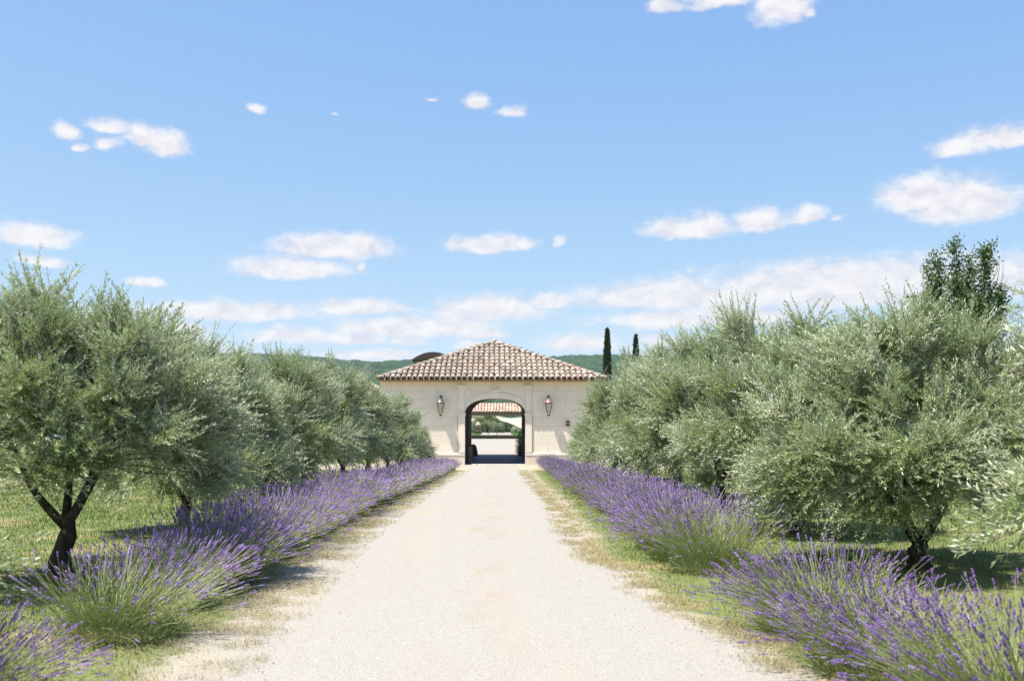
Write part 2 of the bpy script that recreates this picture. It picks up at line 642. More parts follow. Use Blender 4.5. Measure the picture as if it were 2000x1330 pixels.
def tile_mat(name, stops):
    m = Mat(name, 0.85, 0.2)
    oi = m.node('ShaderNodeObjectInfo')
    f = m.math('ADD', oi.outputs['Random'], m.attr('rnd'))
    f = m.math('FRACT', f)
    c = m.ramp(f, stops)
    n = m.noise(m.pos(), 7, 5, 0.7)
    c = m.mix(m.step(n, 0.5, 0.75, 0, 0.5), c, (.24, .19, .155))
    c = m.mix(m.step(m.noise(m.pos(), 16, 4, 0.7), 0.58, 0.72, 0, 0.3), c, (.44, .41, .35))
    m.color(c)
    m.bump(m.noise(m.pos(), 30, 4), 0.25, 0.015)
    return m.m


M['tile'] = tile_mat('old_clay_tile', [(0.0, (.27, .21, .175)), (0.18, (.36, .295, .24)), (0.35, (.23, .185, .165)), (0.55, (.40, .34, .28)), (0.75, (.30, .245, .215)), (0.93, (.43, .38, .325)), (1.0, (.26, .21, .18))])
M['tile_red'] = tile_mat('pink_clay_tile', [(0.0, (.55, .37, .29)), (0.3, (.64, .50, .41)), (0.6, (.47, .31, .24)), (1.0, (.68, .58, .50))])
M['tile_under'] = tile_mat('channel_tile', [(0.0, (.20, .145, .11)), (1.0, (.26, .19, .14))])


def leaf_mat(name, front, back, tr, f=0.25, rough=0.42, spec=0.45, odd=None):
    """front / back: two colours each (dull, lively)"""
    m = Mat(name, rough, spec)
    r = m.attr('rnd')
    a = m.ramp(r, [(0.0, front[0])] + ([(0.48, front[2])] if len(front) > 2 else []) + [(0.90, front[1]), (0.985, front[1]), (1.0, odd or front[1])])
    b = m.ramp(r, [(0.0, back[0]), (1.0, back[1])])
    g = m.node('ShaderNodeNewGeometry')
    c = m.mix(g.outputs['Backfacing'], a, b)
    m.color(c)
    m.leafy(c, tr, f)
    return m.m


M['olive_leaf'] = leaf_mat('olive_leaf', ((.065, .105, .035), (.62, .67, .45), (.21, .290, .10)), ((.38, .44, .31), (.80, .83, .74)), (.38, .48, .16), 0.16, 0.36, 0.45, (.50, .30, .07))
M['dark_leaf'] = leaf_mat('dark_green_leaf', ((.03, .07, .022), (.08, .14, .04)), ((.07, .12, .045), (.11, .17, .06)), (.14, .22, .05), 0.25)
M['cypress'] = leaf_mat('cypress_needle', ((.014, .040, .014), (.035, .075, .022)), ((.02, .05, .02), (.035, .075, .022)), (.04, .08, .02), 0.1, 0.6, 0.3)
M['shrub_leaf'] = leaf_mat('garden_leaf', ((.03, .055, .018), (.075, .11, .035)), ((.05, .075, .028), (.09, .12, .045)), (.12, .17, .04), 0.25)
M['lav_green'] = leaf_mat('lavender_stem', ((.18, .23, .09), (.42, .47, .22)), ((.18, .23, .09), (.42, .47, .22)), (.36, .42, .16), 0.22, 0.6, 0.2)
M['lav_dark'] = leaf_mat('lavender_foliage', ((.05, .075, .035), (.12, .15, .07)), ((.05, .075, .035), (.12, .15, .07)), (.12, .18, .06), 0.15, 0.7, 0.2)
m = Mat('lavender_blossom', 0.75, 0.15)
c = m.ramp(m.attr('rnd'), [(0.0, (.14, .082, .27)), (0.35, (.28, .175, .45)), (0.7, (.41, .29, .58)), (1.0, (.62, .50, .74))])
oi = m.node('ShaderNodeObjectInfo')
c = m.mix(m.math('MULTIPLY', oi.outputs['Random'], .25), c, (.40, .33, .48))
c = m.mix(1.0, c, oi.outputs['Color'], 'MULTIPLY')
m.color(c)
m.leafy(c, (.30, .17, .62), 0.2)
M['lav_flower'] = m.m
m = Mat('grass_blade', 0.7, 0.2)
c = m.ramp(m.attr('rnd'), [(0.0, (.075, .130, .026)), (0.42, (.15, .215, .052)), (0.60, (.23, .255, .09)), (0.78, (.38, .31, .17)), (1.0, (.50, .42, .27))])
m.color(c)
m.leafy(c, c, 0.3)
M['grass'] = m.m
m = Mat('bark', 0.95, 0.15)
n = m.noise(m.obj(), 14, 6, 0.7, stretch=(1, 1, 0.25))
cb = m.ramp(n, [(0.3, (.030, .023, .018)), (0.55, (.075, .058, .043)), (0.8, (.17, .145, .115))])
m.color(m.mix(m.attr('rnd'), cb, (.30, .255, .18)))
m.bump(n, 0.8, 0.05)
M['bark'] = m.m
m = Mat('pale_pebble', 0.9, 0.15)
m.color(m.ramp(m.attr('rnd'), [(0.0, (.18, .15, .12)), (0.10, (.27, .245, .21)), (0.6, (.34, .32, .29)), (1.0, (.40, .385, .36))]))
M['pebble'] = m.m
m = Mat('wooded_hill', 0.95, 0.05)
c = m.ramp(m.attr('rnd'), [(0.0, (.008, .024, .013)), (0.5, (.021, .046, .025)), (1.0, (.044, .078, .036))])
c = m.mix(m.step(m.noise(m.pos(), 0.012, 4, 0.6), 0.45, 0.7, 0, 0.5), c, (.020, .052, .026))
m.color(c)
M['hill'] = m.m

# ------------------------------------------------------------------ terrain
def gz(y):
    return np.interp(y, [-1e4, 60, 74, 100, 101, 125, 160, 1e4], [0, 0, .30, 1.53, 1.55, 1.6, 1.6, 1.6])


LE = ([0, 6.7, 9, 11.3, 17, 26, 35, 45, 60], [-1.8, -1.75, -1.85, -1.95, -2.1, -2.0, -1.78, -1.48, -1.35])
RE = ([0, 6.5, 7.8, 9.4, 11.8, 14, 20, 27, 38, 60], [1.95, 1.92, 1.88, 1.5, 1.45, 1.12, 1.2, 1.3, 1.2, 1.25])


def left_edge(y):
    return np.interp(y, *LE) + 0.10 * (fbm(y * 0.9, y * 0 + 3.3, 5) - 0.5) * 2


def right_edge(y):
    return np.interp(y, *RE) + 0.14 * (fbm(y * 1.1, y * 0 + 8.3, 9) - 0.5) * 2


def edge_dist(x, y):
    r = x - right_edge(y)
    return np.maximum(left_edge(y) - x, np.where(r > 0, r * np.interp(y, [0, 11, 16, 60], [2.4, 2.2, 1.2, .9]), r))


def fore_court(x, y):
    return np.clip((y - 47) / 6, 0, 1) * np.clip((62 - y) / 1.5, 0, 1) * np.clip((16 - abs(x)) / 3, 0, 1)


def grid_mesh(name, xs, ys, zf, mat, attrs=None):
    X, Y = np.meshgrid(xs, ys)
    Z = zf(X, Y)
    V = np.stack([X, Y, Z], -1).reshape(-1, 3)
    nx, ny = len(xs), len(ys)
    i = (np.arange(ny - 1)[:, None] * nx + np.arange(nx - 1)[None]).ravel()
    F = np.stack([i, i + 1, i + nx + 1, i + nx], -1)
    at_ = {k: f(X, Y).ravel() for k, f in (attrs or {}).items()}
    return make_mesh(name, V, F, mat, True, at_)


def ground_z(X, Y):
    z = gz(Y) + 0 * X
    ed = edge_dist(X, Y)
    z = z + np.where(Y < 59, np.clip(ed, 0, 1.2) * 0.02 + 0.03 * (fbm(X * 0.8, Y * 0.8, 2) - 0.5) * np.clip(ed, 0, 1), 0)
    return z


gx = np.concatenate([[-6000, -2500, -900, -300, -120, -60, -35, -22], np.arange(-14, 14.01, 0.2), [22, 35, 60, 120, 300, 900, 2500, 6000]])
gy = np.concatenate([[-400, -60, -15, -4], np.arange(0, 58.9, 0.2), [59, 60, 64, 74, 90, 100, 101, 125, 160, 250, 400, 800, 1500, 3000, 7000]])
link('ground', grid_mesh('ground', gx, gy, ground_z, M['ground'], {'edge': edge_dist, 'fore': fore_court})).__setitem__('kind', 'structure')

# gravel drive: a sheet between its own ragged edges, lying on the ground
ys = np.arange(-6, 59.66, 0.1)
ts = np.linspace(0, 1, 26)
le, re = left_edge(ys), right_edge(ys)
X = le[:, None] * (1 - ts) + re[:, None] * ts
Y = np.repeat(ys[:, None], len(ts), 1)
crown_ = 0.006 + 0.02 * np.sin(np.pi * ts)[None] ** 0.8 + 0.010 * (fbm(X * 1.3, Y * 0.5, 21) - 0.5) * np.sin(np.pi * ts)[None]
V = np.stack([X, Y, gz(Y) + crown_], -1).reshape(-1, 3)
nx, ny = len(ts), len(ys)
i = (np.arange(ny - 1)[:, None] * nx + np.arange(nx - 1)[None]).ravel()
F = np.stack([i, i + 1, i + nx + 1, i + nx], -1)
o = link('gravel_road', make_mesh('gravel_road', V, F, M['ground'], True, {'edge': edge_dist(X, Y).ravel()}))
tag(o, kind='structure')

# loose stones on the drive
n = 15000
d = 5.2 + 32 * rng.random(n) ** 2.0
x = np.interp(rng.random(n), [0, 1], [-2.6, 2.5])
ed = edge_dist(x, d)
keep = rng.random(n) < np.where(ed > -0.3, 0.8, 0.22) * np.where(ed > 0.6, 0, 1) * np.clip((fbm(x * 1.6, d * 1.6, 66) - .35) * 4, .1, 1)
x, d = x[keep], d[keep]
n = len(x)
s = 0.003 + 0.007 * rng.random(n) ** 4
octa = np.array([(1, 0, 0), (0, 1, 0), (-1, 0, 0), (0, -1, 0), (0, 0, .7), (0, 0, -.7)])
sc = s[:, None, None] * (0.7 + 0.6 * rng.random((n, 1, 3)))
ang = rng.random(n) * 6.28
ca, sa = np.cos(ang), np.sin(ang)
v = octa[None] * sc * (0.8 + 0.4 * rng.random((n, 6, 1)))
vx = v[..., 0] * ca[:, None] - v[..., 1] * sa[:, None]
vy = v[..., 0] * sa[:, None] + v[..., 1] * ca[:, None]
V = np.stack([vx + x[:, None], vy + d[:, None], v[..., 2] + 0.022 + 0 * x[:, None]], -1)
tri = np.array([(0, 1, 4), (1, 2, 4), (2, 3, 4), (3, 0, 4), (1, 0, 5), (2, 1, 5), (3, 2, 5), (0, 3, 5)])
F = (np.arange(n)[:, None, None] * 6 + tri[None]).reshape(-1, 3)
o = link('loose_gravel', make_mesh('loose_gravel', V.reshape(-1, 3), F, M['pebble'], True, {'rnd': np.repeat(rng.random(n), 6)}))
tag(o, 'pale loose pebbles scattered over the white gravel drive', 'gravel', kind='stuff')

# ------------------------------------------------------------------ grass blades
def grass(name, n, region, hgt, wid, label):
    (xa, xb), (ya, yb) = region
    u = rng.random(n)
    y = ya * (yb / ya) ** u
    x = xa + (xb - xa) * rng.random(n)
    ed = edge_dist(x, y)
    patch = fbm(x * 0.55, y * 0.55, 31)
    thin = fbm(x * 2.3, y * 2.3, 57)
    pr = np.clip((ed - 0.12 - 0.5 * (thin - 0.45)) / 0.5, 0, 1) * np.clip(0.35 + 1.6 * (thin - 0.25), 0, 1)
    pr = pr * (1 - .85 * np.clip(fore_court(x, y) * 1.5, 0, 1))
    keep = rng.random(n) < pr
    x, y, patch, ed = x[keep], y[keep], patch[keep], ed[keep]
    n = len(x)
    h = hgt * (0.45 + 0.9 * rng.random(n)) * (0.6 + 0.8 * fbm(x * 1.7, y * 1.7, 71)) * np.clip(0.35 + ed * 0.5, 0.35, 1.3)
    w = wid * (0.6 + 0.8 * rng.random(n)) * np.clip(y / 12, 0.8, 2.0)
    a = rng.random(n) * 6.283
    lean = 0.2 + 0.6 * rng.random(n)
    dx, dy = np.cos(a), np.sin(a)
    base = np.stack([x, y, ground_z(x, y) - 0.004], -1)
    side = np.stack([-dy, dx, 0 * dx], -1) * w[:, None] * 0.5
    up = np.stack([dx * lean * 0.4, dy * lean * 0.4, np.ones(n)], -1) * h[:, None]
    m1 = base + up * 0.55
    tip = base + up + np.stack([dx, dy, 0 * dx], -1) * (h * lean * 0.5)[:, None]
    V = np.stack([base - side, base + side, m1 + side * 0.7, m1 - side * 0.7, tip], 1).reshape(-1, 3)
    i5 = np.arange(n)[:, None] * 5
    q = i5 + np.array([[0, 1, 2, 3]])
    t = i5 + np.array([[3, 2, 4]])
    dryness = np.clip((patch - 0.47) * 2.6, 0, 1) + np.clip((0.75 - ed) * 0.7, 0, 0.4)
    r = np.clip(rng.random(n) * 0.5 + dryness * 0.55, 0, 1)
    o = link(name, make_mesh(name, V, [q, t], M['grass'], False, {'rnd': np.repeat(r, 5)}))
    tag(o, label, 'grass', kind='stuff')


grass('left_grass', 260000, ((-16, -1.7), (4.6, 56)), 0.050, 0.0065, 'green and straw coloured grass along the left olive row')
grass('right_grass', 240000, ((0.9, 15), (4.6, 56)), 0.048, 0.0065, 'green and straw coloured grass along the right olive row')

def verge_straw(n, label):
    y = 4.8 * (50 / 4.8) ** rng.random(n)
    side = rng.random(n) < .5
    off = rng.normal(.34, .28, n)
    x = np.where(side, left_edge(y) - off, right_edge(y) + off * .55)
    cl = fbm(x * 3.1, y * 3.1, 91)
    keep = (rng.random(n) < np.clip((cl - .40) * 5, 0.04, 1)) & (edge_dist(x, y) > -.18)
    x, y, cl = x[keep], y[keep], cl[keep]
    n = len(x)
    a = rng.random(n) * 6.283
    h = .022 * (.4 + 1.1 * rng.random(n)) * (.5 + cl)
    w = .0042 * (.6 + .7 * rng.random(n)) * np.clip(y / 12, .8, 2.0)
    ln = .02 + .06 * rng.random(n)
    base = np.stack([x, y, ground_z(x, y) + .012], -1)
    dv = np.stack([np.cos(a), np.sin(a), 0 * a], -1)
    sd = np.stack([-np.sin(a), np.cos(a), 0 * a], -1) * w[:, None] * .5
    m1 = base + dv * (ln * .5)[:, None] + np.array((0, 0, 1.0)) * h[:, None]
    tip = base + dv * ln[:, None] + np.array((0, 0, 1.0)) * (h * rng.random(n))[:, None]
    V = np.stack([base - sd, base + sd, m1 + sd, m1 - sd, tip], 1).reshape(-1, 3)
    i5 = np.arange(n)[:, None] * 5
    r = np.where(rng.random(n) < .12, .25 + .3 * rng.random(n), .66 + .34 * rng.random(n))
    o = link('dry_grass', make_mesh('dry_grass', V, [i5 + np.array([[0, 1, 2, 3]]), i5 + np.array([[3, 2, 4]])], M['grass'], False, {'rnd': np.repeat(r, 5)}))
    tag(o, label, 'dry grass', kind='stuff')


verge_straw(85000, 'straw coloured dry grass and litter along both edges of the drive')

# ------------------------------------------------------------------ hills
def ridge(x):
    ang = [-1.2, -.55, -.4, -.3, -.215, -.165, -.125, -.085, -.04, .0, .06, .11, .145, .25, .4, .7, 1.2]
    px = [700, 694, 690, 688, 690, 700, 708, 700, 694, 692, 695, 697, 695, 700, 690, 690, 700]
    return np.interp(x, ang, px)


def hill_mesh():
    t = np.linspace(0, 1, 150)
    ax = np.linspace(-.62, .62, 640)
    A, T = np.meshgrid(ax, t)
    D = 620 + 1180 * T
    Xh = A * D
    py = ridge(A) - 1.0 * (fbm(A * 40, A * 0, 3) - 0.5)
    ztop = CAM_H + (855 - py) / FPX * 1800 - 13
    prof = np.where(T < 0.93, (T / 0.93) ** 0.85, 1 - ((T - 0.93) / 0.07) ** 2 * 0.2)
    Z = -2 + (ztop + 2) * prof + (fbm(Xh / 190, D / 190, 41) - 0.5) * 40 * np.sin(np.pi * np.clip(T, 0, 1)) ** 0.7 * (T < 0.93)
    # tree crowns: rounded cells
    cell = 11.0
    best = np.full(Xh.shape, 9.0)
    rid = np.zeros(Xh.shape)
    gx_, gy_ = Xh / cell, D / cell
    bx, by = np.floor(gx_), np.floor(gy_)
    for ox in (-1, 0, 1):
        for oy in (-1, 0, 1):
            cx, cy = bx + ox, by + oy
            jx, jy = cx + hash2(cx, cy, 1), cy + hash2(cx, cy, 2)
            dd = np.hypot(gx_ - jx, gy_ - jy)
            w = dd < best
            rid = np.where(w, hash2(cx, cy, 3), rid)
            best = np.where(w, dd, best)
    Z = Z + np.clip(1 - best ** 2, 0, 1) * (3.5 + 3.5 * rid)
    V = np.stack([Xh, D, Z], -1).reshape(-1, 3)
    nx, ny = len(ax), len(t)
    i = (np.arange(ny - 1)[:, None] * nx + np.arange(nx - 1)[None]).ravel()
    F = np.stack([i, i + 1, i + nx + 1, i + nx], -1)
    return make_mesh('hill', V, F, M['hill'], True, {'rnd': rid.ravel()})


tag(link('hill', hill_mesh()), kind='structure')

# thin summer air
g_h = make_mesh('haze', [(x, y, z) for z in (-6, 240) for y in (-450, 7100) for x in (-6100, 6100)],
                np.array([(0, 2, 3, 1), (4, 5, 7, 6), (0, 1, 5, 4), (2, 6, 7, 3), (0, 4, 6, 2), (1, 3, 7, 5)]))
mh = bpy.data.materials.new('haze')
mh.use_nodes = True
mh.node_tree.nodes.remove(mh.node_tree.nodes['Principled BSDF'])
pvn = mh.node_tree.nodes.new('ShaderNodeVolumePrincipled')
pvn.inputs['Color'].default_value = (.80, .90, 1.0, 1)
pvn.inputs['Density'].default_value = 0.00008
pvn.inputs['Anisotropy'].default_value = 0.2
mh.node_tree.links.new(pvn.outputs[0], mh.node_tree.nodes['Material Output'].inputs['Volume'])
g_h.materials.append(mh)
tag(link('haze', g_h), kind='stuff')

# ------------------------------------------------------------------ gatehouse
YF = 60.0     # front of the facade wall
YB = 74.0
K = YF / FPX  # metres per photo pixel on the facade
HWL, HWR = -6.93, 6.55    # facade ends
SPR, CROWN, HW = 3.11, 4.0, 1.82
gate = empty('gatehouse', (0, YF, 0))
tag(gate, 'pale stone gatehouse with an arched carriageway under a hipped clay tile roof', 'gatehouse')
GP = lambda y: y - YF      # local y under the gatehouse


def arch_pts(hw, z0, z1, n=24):
    """basket arch: from left springing to right springing"""
    a = np.linspace(np.pi, 0, n)
    c, s = np.cos(a), np.sin(a)
    return [(hw * math.copysign(abs(ci) ** 0.9, ci), z0 + (z1 - z0) * abs(si) ** 0.92) for ci, si in zip(c, s)]


def prism_xz(g, poly, y0, y1, rnd=0.0):
    """closed polygon (x,z), extruded from y0 to y1"""
    n = len(poly)
    v = [(x, y0, z) for x, z in poly] + [(x, y1, z) for x, z in poly]
    q = [(i, i + n, (i + 1) % n + n, (i + 1) % n) for i in range(n)]
    g.add(v, [np.array(q), np.arange(n)[None], np.arange(n, 2 * n)[::-1][None]], rnd)


def wall_with_arch(g, x0, x1, y0, y1, z0, z1, hw, zs, zc, cx=0.0):
    pts = [(cx + x, z) for x, z in arch_pts(hw, zs, zc)]
    g.box(x0, cx - hw, y0, y1, z0, z1)
    g.box(cx + hw, x1, y0, y1, z0, z1)
    for (xa, za), (xb, zb) in zip(pts[:-1], pts[1:]):
        prism_xz(g, [(xa, za), (xb, zb), (xb, z1), (xa, z1)], y0, y1)


ZT = 5.02
g = Geo()
wall_with_arch(g, HWL, HWR, 0.03, 0.6, -0.3, ZT, HW, SPR, CROWN)
facade = g.obj('facade', M['mortar'], gate)
# facing stones, 27 mm proud of the mortar bed
courses = np.array([0.735, 1.27, 1.80, 2.33, 2.86, 3.39, 3.92, 4.45, ZT - .02])
PX = 2.27   # half width of the portal surround
J = 0.0035
for ci in range(len(courses) - 1):
    z0, z1 = courses[ci], courses[ci + 1]
    spans = [(HWL - .02, -PX), (PX, HWR + .02)] if z1 < 4.9 else [(HWL - .02, HWR + .02)]
    for (xa, xb) in spans:
        x = xa
        first = True
        while x < xb - 0.02:
            w = 0.95 + 0.45 * random.random()
            if first and ci % 2:
                w *= 0.55
            first = False
            xe = x + w
            if xb - xe < 0.5:
                xe = xb
            g = Geo()
            yo = random.uniform(-0.0012, 0.0012)
            zlo = z0
            if z1 >= 4.9 and x < PX and xe > -PX:
                zlo = 4.83
                if x < -PX or xe > PX:
                    # cut the block at the surround
                    xc = -PX if x < -PX else PX
                    g2 = Geo()
                    g2.box(x + J, xc - J, yo, 0.035, z0 + J, z1 - J, bev=0.002) if x < -PX else g2.box(xc + J, xe - J, yo, 0.035, z0 + J, z1 - J, bev=0.002)
                    g2.obj('stone_block', M['stone'], facade)
                    if x < -PX:
                        g.box(xc + J, xe - J, yo, 0.035, zlo + J, z1 - J, bev=0.002)
                    else:
                        g.box(x + J, xc - J, yo, 0.035, zlo + J, z1 - J, bev=0.002)
                    g.obj('stone_block', M['stone'], facade)
                    x = xe
                    continue
            g.box(x + J, xe - J, yo, 0.035, zlo + J, z1 - J, bev=0.002)
            g.obj('stone_block', M['stone'], facade)
            x = xe
# plinth blocks and their pale cap
for (xa, xb) in ((HWL - .05, -HW), (HW, HWR + .05)):
    x = xa
    while x < xb - 0.02:
        xe = min(x + 1.15 + 0.3 * random.random(), xb)
        if xb - xe < 0.45:
            xe = xb
        g = Geo()
        g.box(x + J, xe - J, -0.06, 0.035, -0.3, 0.575, bev=0.004)
        g.obj('plinth_block', M['plinth'], facade)
        x = xe
    g = Geo()
    g.box(xa - .01, xb, -0.085, 0.034, 0.578, 0.655, bev=0.004)
    g.box(xa, xb, -0.055, 0.033, 0.658, 0.733, bev=0.01)
    g.obj('plinth_cap', M['white_stone'], facade)
# portal surround: pilasters, imposts, strips, capitals
for s in (-1, 1):
    def bx(g, xa, xb, ya, z0, z1, bev=0.004):
        a, b = sorted((s * xa, s * xb))
        g.box(a, b, ya, 0.034, z0, z1, bev=bev)
    pil = Geo()
    bx(pil, HW - .005, 2.22, -0.075, 0.736, 2.94)
    pilaster = pil.obj('pilaster', M['stone_light'], gate)
    im = Geo()
    bx(im, HW - .03, 2.245, -0.11, 2.943, 3.01)
    bx(im, HW - .055, 2.265, -0.15, 3.012, 3.11)
    im.obj('impost', M['stone_light'], pilaster)
    st = Geo()
    bx(st, HW + .015, 2.17, -0.05, 3.114, 4.44)
    st.obj('shaft', M['stone_light'], pilaster)
    ca = Geo()
    bx(ca, HW - .0, 2.185, -0.08, 4.443, 4.50)
    bx(ca, HW - .02, 2.205, -0.11, 4.502, 4.66)
    bx(ca, HW - .05, 2.24, -0.16, 4.662, 4.80)
    ca.obj('capital', M['stone_light'], pilaster)
# arch ring in voussoirs, and the spandrels
inner = arch_pts(HW - .0, SPR, CROWN, 12)
outer = arch_pts(HW + 0.0, SPR + .34, CROWN + .35, 12)
inner = [(x, z + (0.004 if 0 < i < 11 else 0.0)) for i, (x, z) in enumerate(inner)]
ring = empty('arch_ring', (0, 0, 0))
ring.parent = gate
fi = arch_pts(HW, SPR, CROWN, 45)
fo = arch_pts(HW, SPR + .34, CROWN + .35, 45)
for k in range(11):
    a, b = k * 4, k * 4 + 4
    lower = fi[a:b + 1]
    upper = fo[a:b + 1]
    g = Geo()
    poly = lower + upper[::-1]
    cx_ = sum(p[0] for p in poly) / len(poly)
    cz_ = sum(p[1] for p in poly) / len(poly)
    poly = [(cx_ + (x - cx_) * 0.994, cz_ + (z - cz_) * 0.994) for x, z in poly]
    prism_xz(g, poly, -0.035 if k != 5 else -0.05, 0.034)
    g.obj('voussoir', M['stone_light'], ring)
g = Geo()
g.box(-.24, .24, -.12, .034, CROWN + .352, CROWN + .41, bev=.004)
g.box(-.28, .28, -.18, .034, CROWN + .412, CROWN + .53, bev=.006)
g.obj('keystone_cap', M['stone_light'], ring)
for s in (-1, 1):
    g = Geo()
    pts = [(x, z + .004) for x, z in fo if s * x >= -0.001]
    pts = sorted(pts, key=lambda p: s * p[0])
    lim = HW + .012
    poly = [(s * 0.0015, pts[0][1])] + pts[1:-1] + [(s * (HW + .01), SPR + .345), (s * (HW + .01), 4.83), (s * 0.0015, 4.83)]
    poly = [(x, z) for x, z in poly]
    for (xa, za), (xb, zb) in zip(pts[:-1], pts[1:]):
        prism_xz(g, [(xa, za), (xb, zb), (xb, 4.83), (xa, 4.83)], 0.004, 0.034)
    g.obj('spandrel', M['stone'], ring)
    g = Geo()
    a, b = sorted((s * (HW + .001), s * (PX - .003)))
    g.box(a, b, 0.005, 0.034, SPR, 4.83)
    g.obj('surround_panel', M['stone'], ring)

# passage: inner side walls, ceiling, floor, back wall with its own opening
g = Geo()
g.box(-2.15, -1.85, 0.6, 13.4, -0.3, 4.75)
g.box(1.95, 2.25, 0.6, 13.4, -0.3, 4.75)
g.box(-2.15, 2.25, 0.6, 13.4, 4.76, 4.95)
g.obj('passage_wall', M['inner_wall'], gate)
g = Geo()
wall_with_arch(g, HWL, HWR, 13.4, 14.0, -0.3, ZT, 1.93, SPR + .15, 4.47, 0.18)
g.box(HWL, HWL + .5, 0.601, 13.399, -0.3, ZT)
g.box(HWR - .5, HWR, 0.601, 13.399, -0.3, ZT)
g.obj('rear_wall', M['stone'], gate)
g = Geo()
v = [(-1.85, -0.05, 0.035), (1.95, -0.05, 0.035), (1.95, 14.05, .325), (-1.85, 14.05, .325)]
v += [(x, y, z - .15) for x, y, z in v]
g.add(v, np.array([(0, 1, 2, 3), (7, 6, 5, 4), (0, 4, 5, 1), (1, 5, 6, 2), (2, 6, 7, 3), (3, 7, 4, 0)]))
g.obj('passage_floor', M['tinted_paving'], gate)
g = Geo()
g.box(-1.42, 1.80, -0.17, -0.052, -0.1, 0.06, bev=.008)
g.obj('threshold', M['white_stone'], gate)

# roof
EY0, EY1 = -0.5, 14.5
EX0, EX1 = -7.05, 6.68
EZ = 5.12
AP = np.array([-0.05, 7.0, 8.02])


def barrel(L, r0, r1, seg=6, th=0.02, lift=0.0):
    """half-round cover tile: lower end at the origin, running along +y, arched in z"""
    a = np.linspace(0, np.pi, seg + 1)
    v = []
    for (yy, r, zz) in ((0, r0, lift), (L, r1, 0.0)):
        for off in (0, -th):
            for t in a:
                v.append((math.cos(t) * (r + off), yy, zz + math.sin(t) * (r + off) * 0.92))
    n = seg + 1
    q = []
    for i in range(seg):
        q.append((i, i + 1, 2 * n + i + 1, 2 * n + i))                 # outside
        q.append((n + i + 1, n + i, 3 * n + i, 3 * n + i + 1))         # inside
        q.append((i + 1, i, n + i, n + i + 1))                         # lower rim
        q.append((2 * n + i, 2 * n + i + 1, 3 * n + i + 1, 3 * n + i))
    return np.array(v), np.array(q)


TV, TF = barrel(0.86, 0.148, 0.120, 7, 0.022, 0.045)
tile_me = make_mesh('roof_tile', TV, TF, M['tile'], True)
slope = math.atan2(AP[2] - EZ, AP[1] - EY0)
Ls = math.hypot(AP[2] - EZ, AP[1] - EY0)
roof = Geo()
corners = [np.array((EX0, EY0, EZ)), np.array((EX1, EY0, EZ)), np.array((EX1, EY1, EZ)), np.array((EX0, EY1, EZ))]
rv = corners + [AP]
roof.add(np.array(rv), np.array([(0, 1, 4), (1, 2, 4), (2, 3, 4), (3, 0, 4)]))
roof.add(np.array([c - np.array((0, 0, .05)) for c in corners]), np.array([(3, 2, 1, 0)]))
roof_o = roof.obj('roof', M['tile_under'], gate)
PITCH, EXPO = 0.331, 0.722
cs, sn = math.cos(slope), math.sin(slope)
chan = Geo()
cv, cf = barrel(0.86, 0.15, 0.13, 5, 0.02, 0.02)
ncol = int((EX1 - EX0) / PITCH)
x_off = (EX1 - EX0 - (ncol - 1) * PITCH) / 2
for c in range(ncol):
    xc = EX0 + x_off + c * PITCH
    f = (xc - EX0) / (AP[0] - EX0) if xc < AP[0] else (EX1 - xc) / (EX1 - AP[0])
    Lmax = f * Ls
    r = 0
    while True:
        s0 = -0.06 + r * EXPO
        if s0 > Lmax - 0.12:
            break
        full = min(0.86, Lmax - s0 + 0.15)
        o = link('roof_tile', tile_me, roof_o)
        o.location = (xc + random.uniform(-.018, .018), EY0 + s0 * cs, EZ + s0 * sn + 0.035 + random.uniform(-.006, .008))
        o.rotation_euler = (slope, random.uniform(-.03, .03), random.uniform(-.03, .03))
        o.scale = (1, full / 0.86, 1)
        if c < ncol - 1:
            v = cv * np.array((1, full / .86, -1)) + np.array((PITCH / 2, 0, 0.10))
            yy = v[:, 1] * cs - v[:, 2] * sn
            zz = v[:, 1] * sn + v[:, 2] * cs
            chan.add(np.stack([v[:, 0] + xc, yy + EY0 + (s0 - .03) * cs, zz + EZ + (s0 - .03) * sn + .01], -1), cf[:, ::-1], random.random())
        r += 1
tag(chan.obj('channel_tiling', M['tile_under'], roof_o, True), kind='stuff')
# the other three slopes: joined
side = Geo()
fv, ff = barrel(0.86, 0.148, 0.120, 4, 0.02, 0.045)


def slope_tiles(geo, a, b, apex, up_to=1.0, pitch=PITCH, expo=EXPO, v0=fv, f0=ff):
    """rows of cover tiles on the triangle a-b-apex (a, b: eave ends, seen from outside left to right)"""
    a, b, apex = (np.array(q, float) for q in (a, b, apex))
    ex = unit((b - a)[None])[0]
    L = np.linalg.norm(b - a)
    t = np.dot(apex - a, ex)
    foot = a + ex * t
    up = apex - foot
    H = np.linalg.norm(up)
    ey = up / H
    ez = np.cross(ex, ey)
    n = int(L / pitch)
    for c in range(n):
        xx = (c + .5) * L / n
        lm = H * (xx / t if xx < t else (L - xx) / (L - t))
        r = 0
        while -0.06 + r * expo < lm - .12:
            s0 = -0.06 + r * expo
            k = min(0.86, lm - s0 + .12) / .86
            v = v0 * np.array((1, k, 1))
            w = a + ex * (xx + v[:, :1]) + ey * (s0 + v[:, 1:2]) + ez * (.035 + v[:, 2:3])
            geo.add(w, f0, random.random())
            r += 1


slope_tiles(side, corners[1], corners[2], AP)
slope_tiles(side, corners[2], corners[3], AP)
slope_tiles(side, corners[3], corners[0], AP)
tag(side.obj('far_slope_tiling', M['tile'], roof_o, True), kind='stuff')
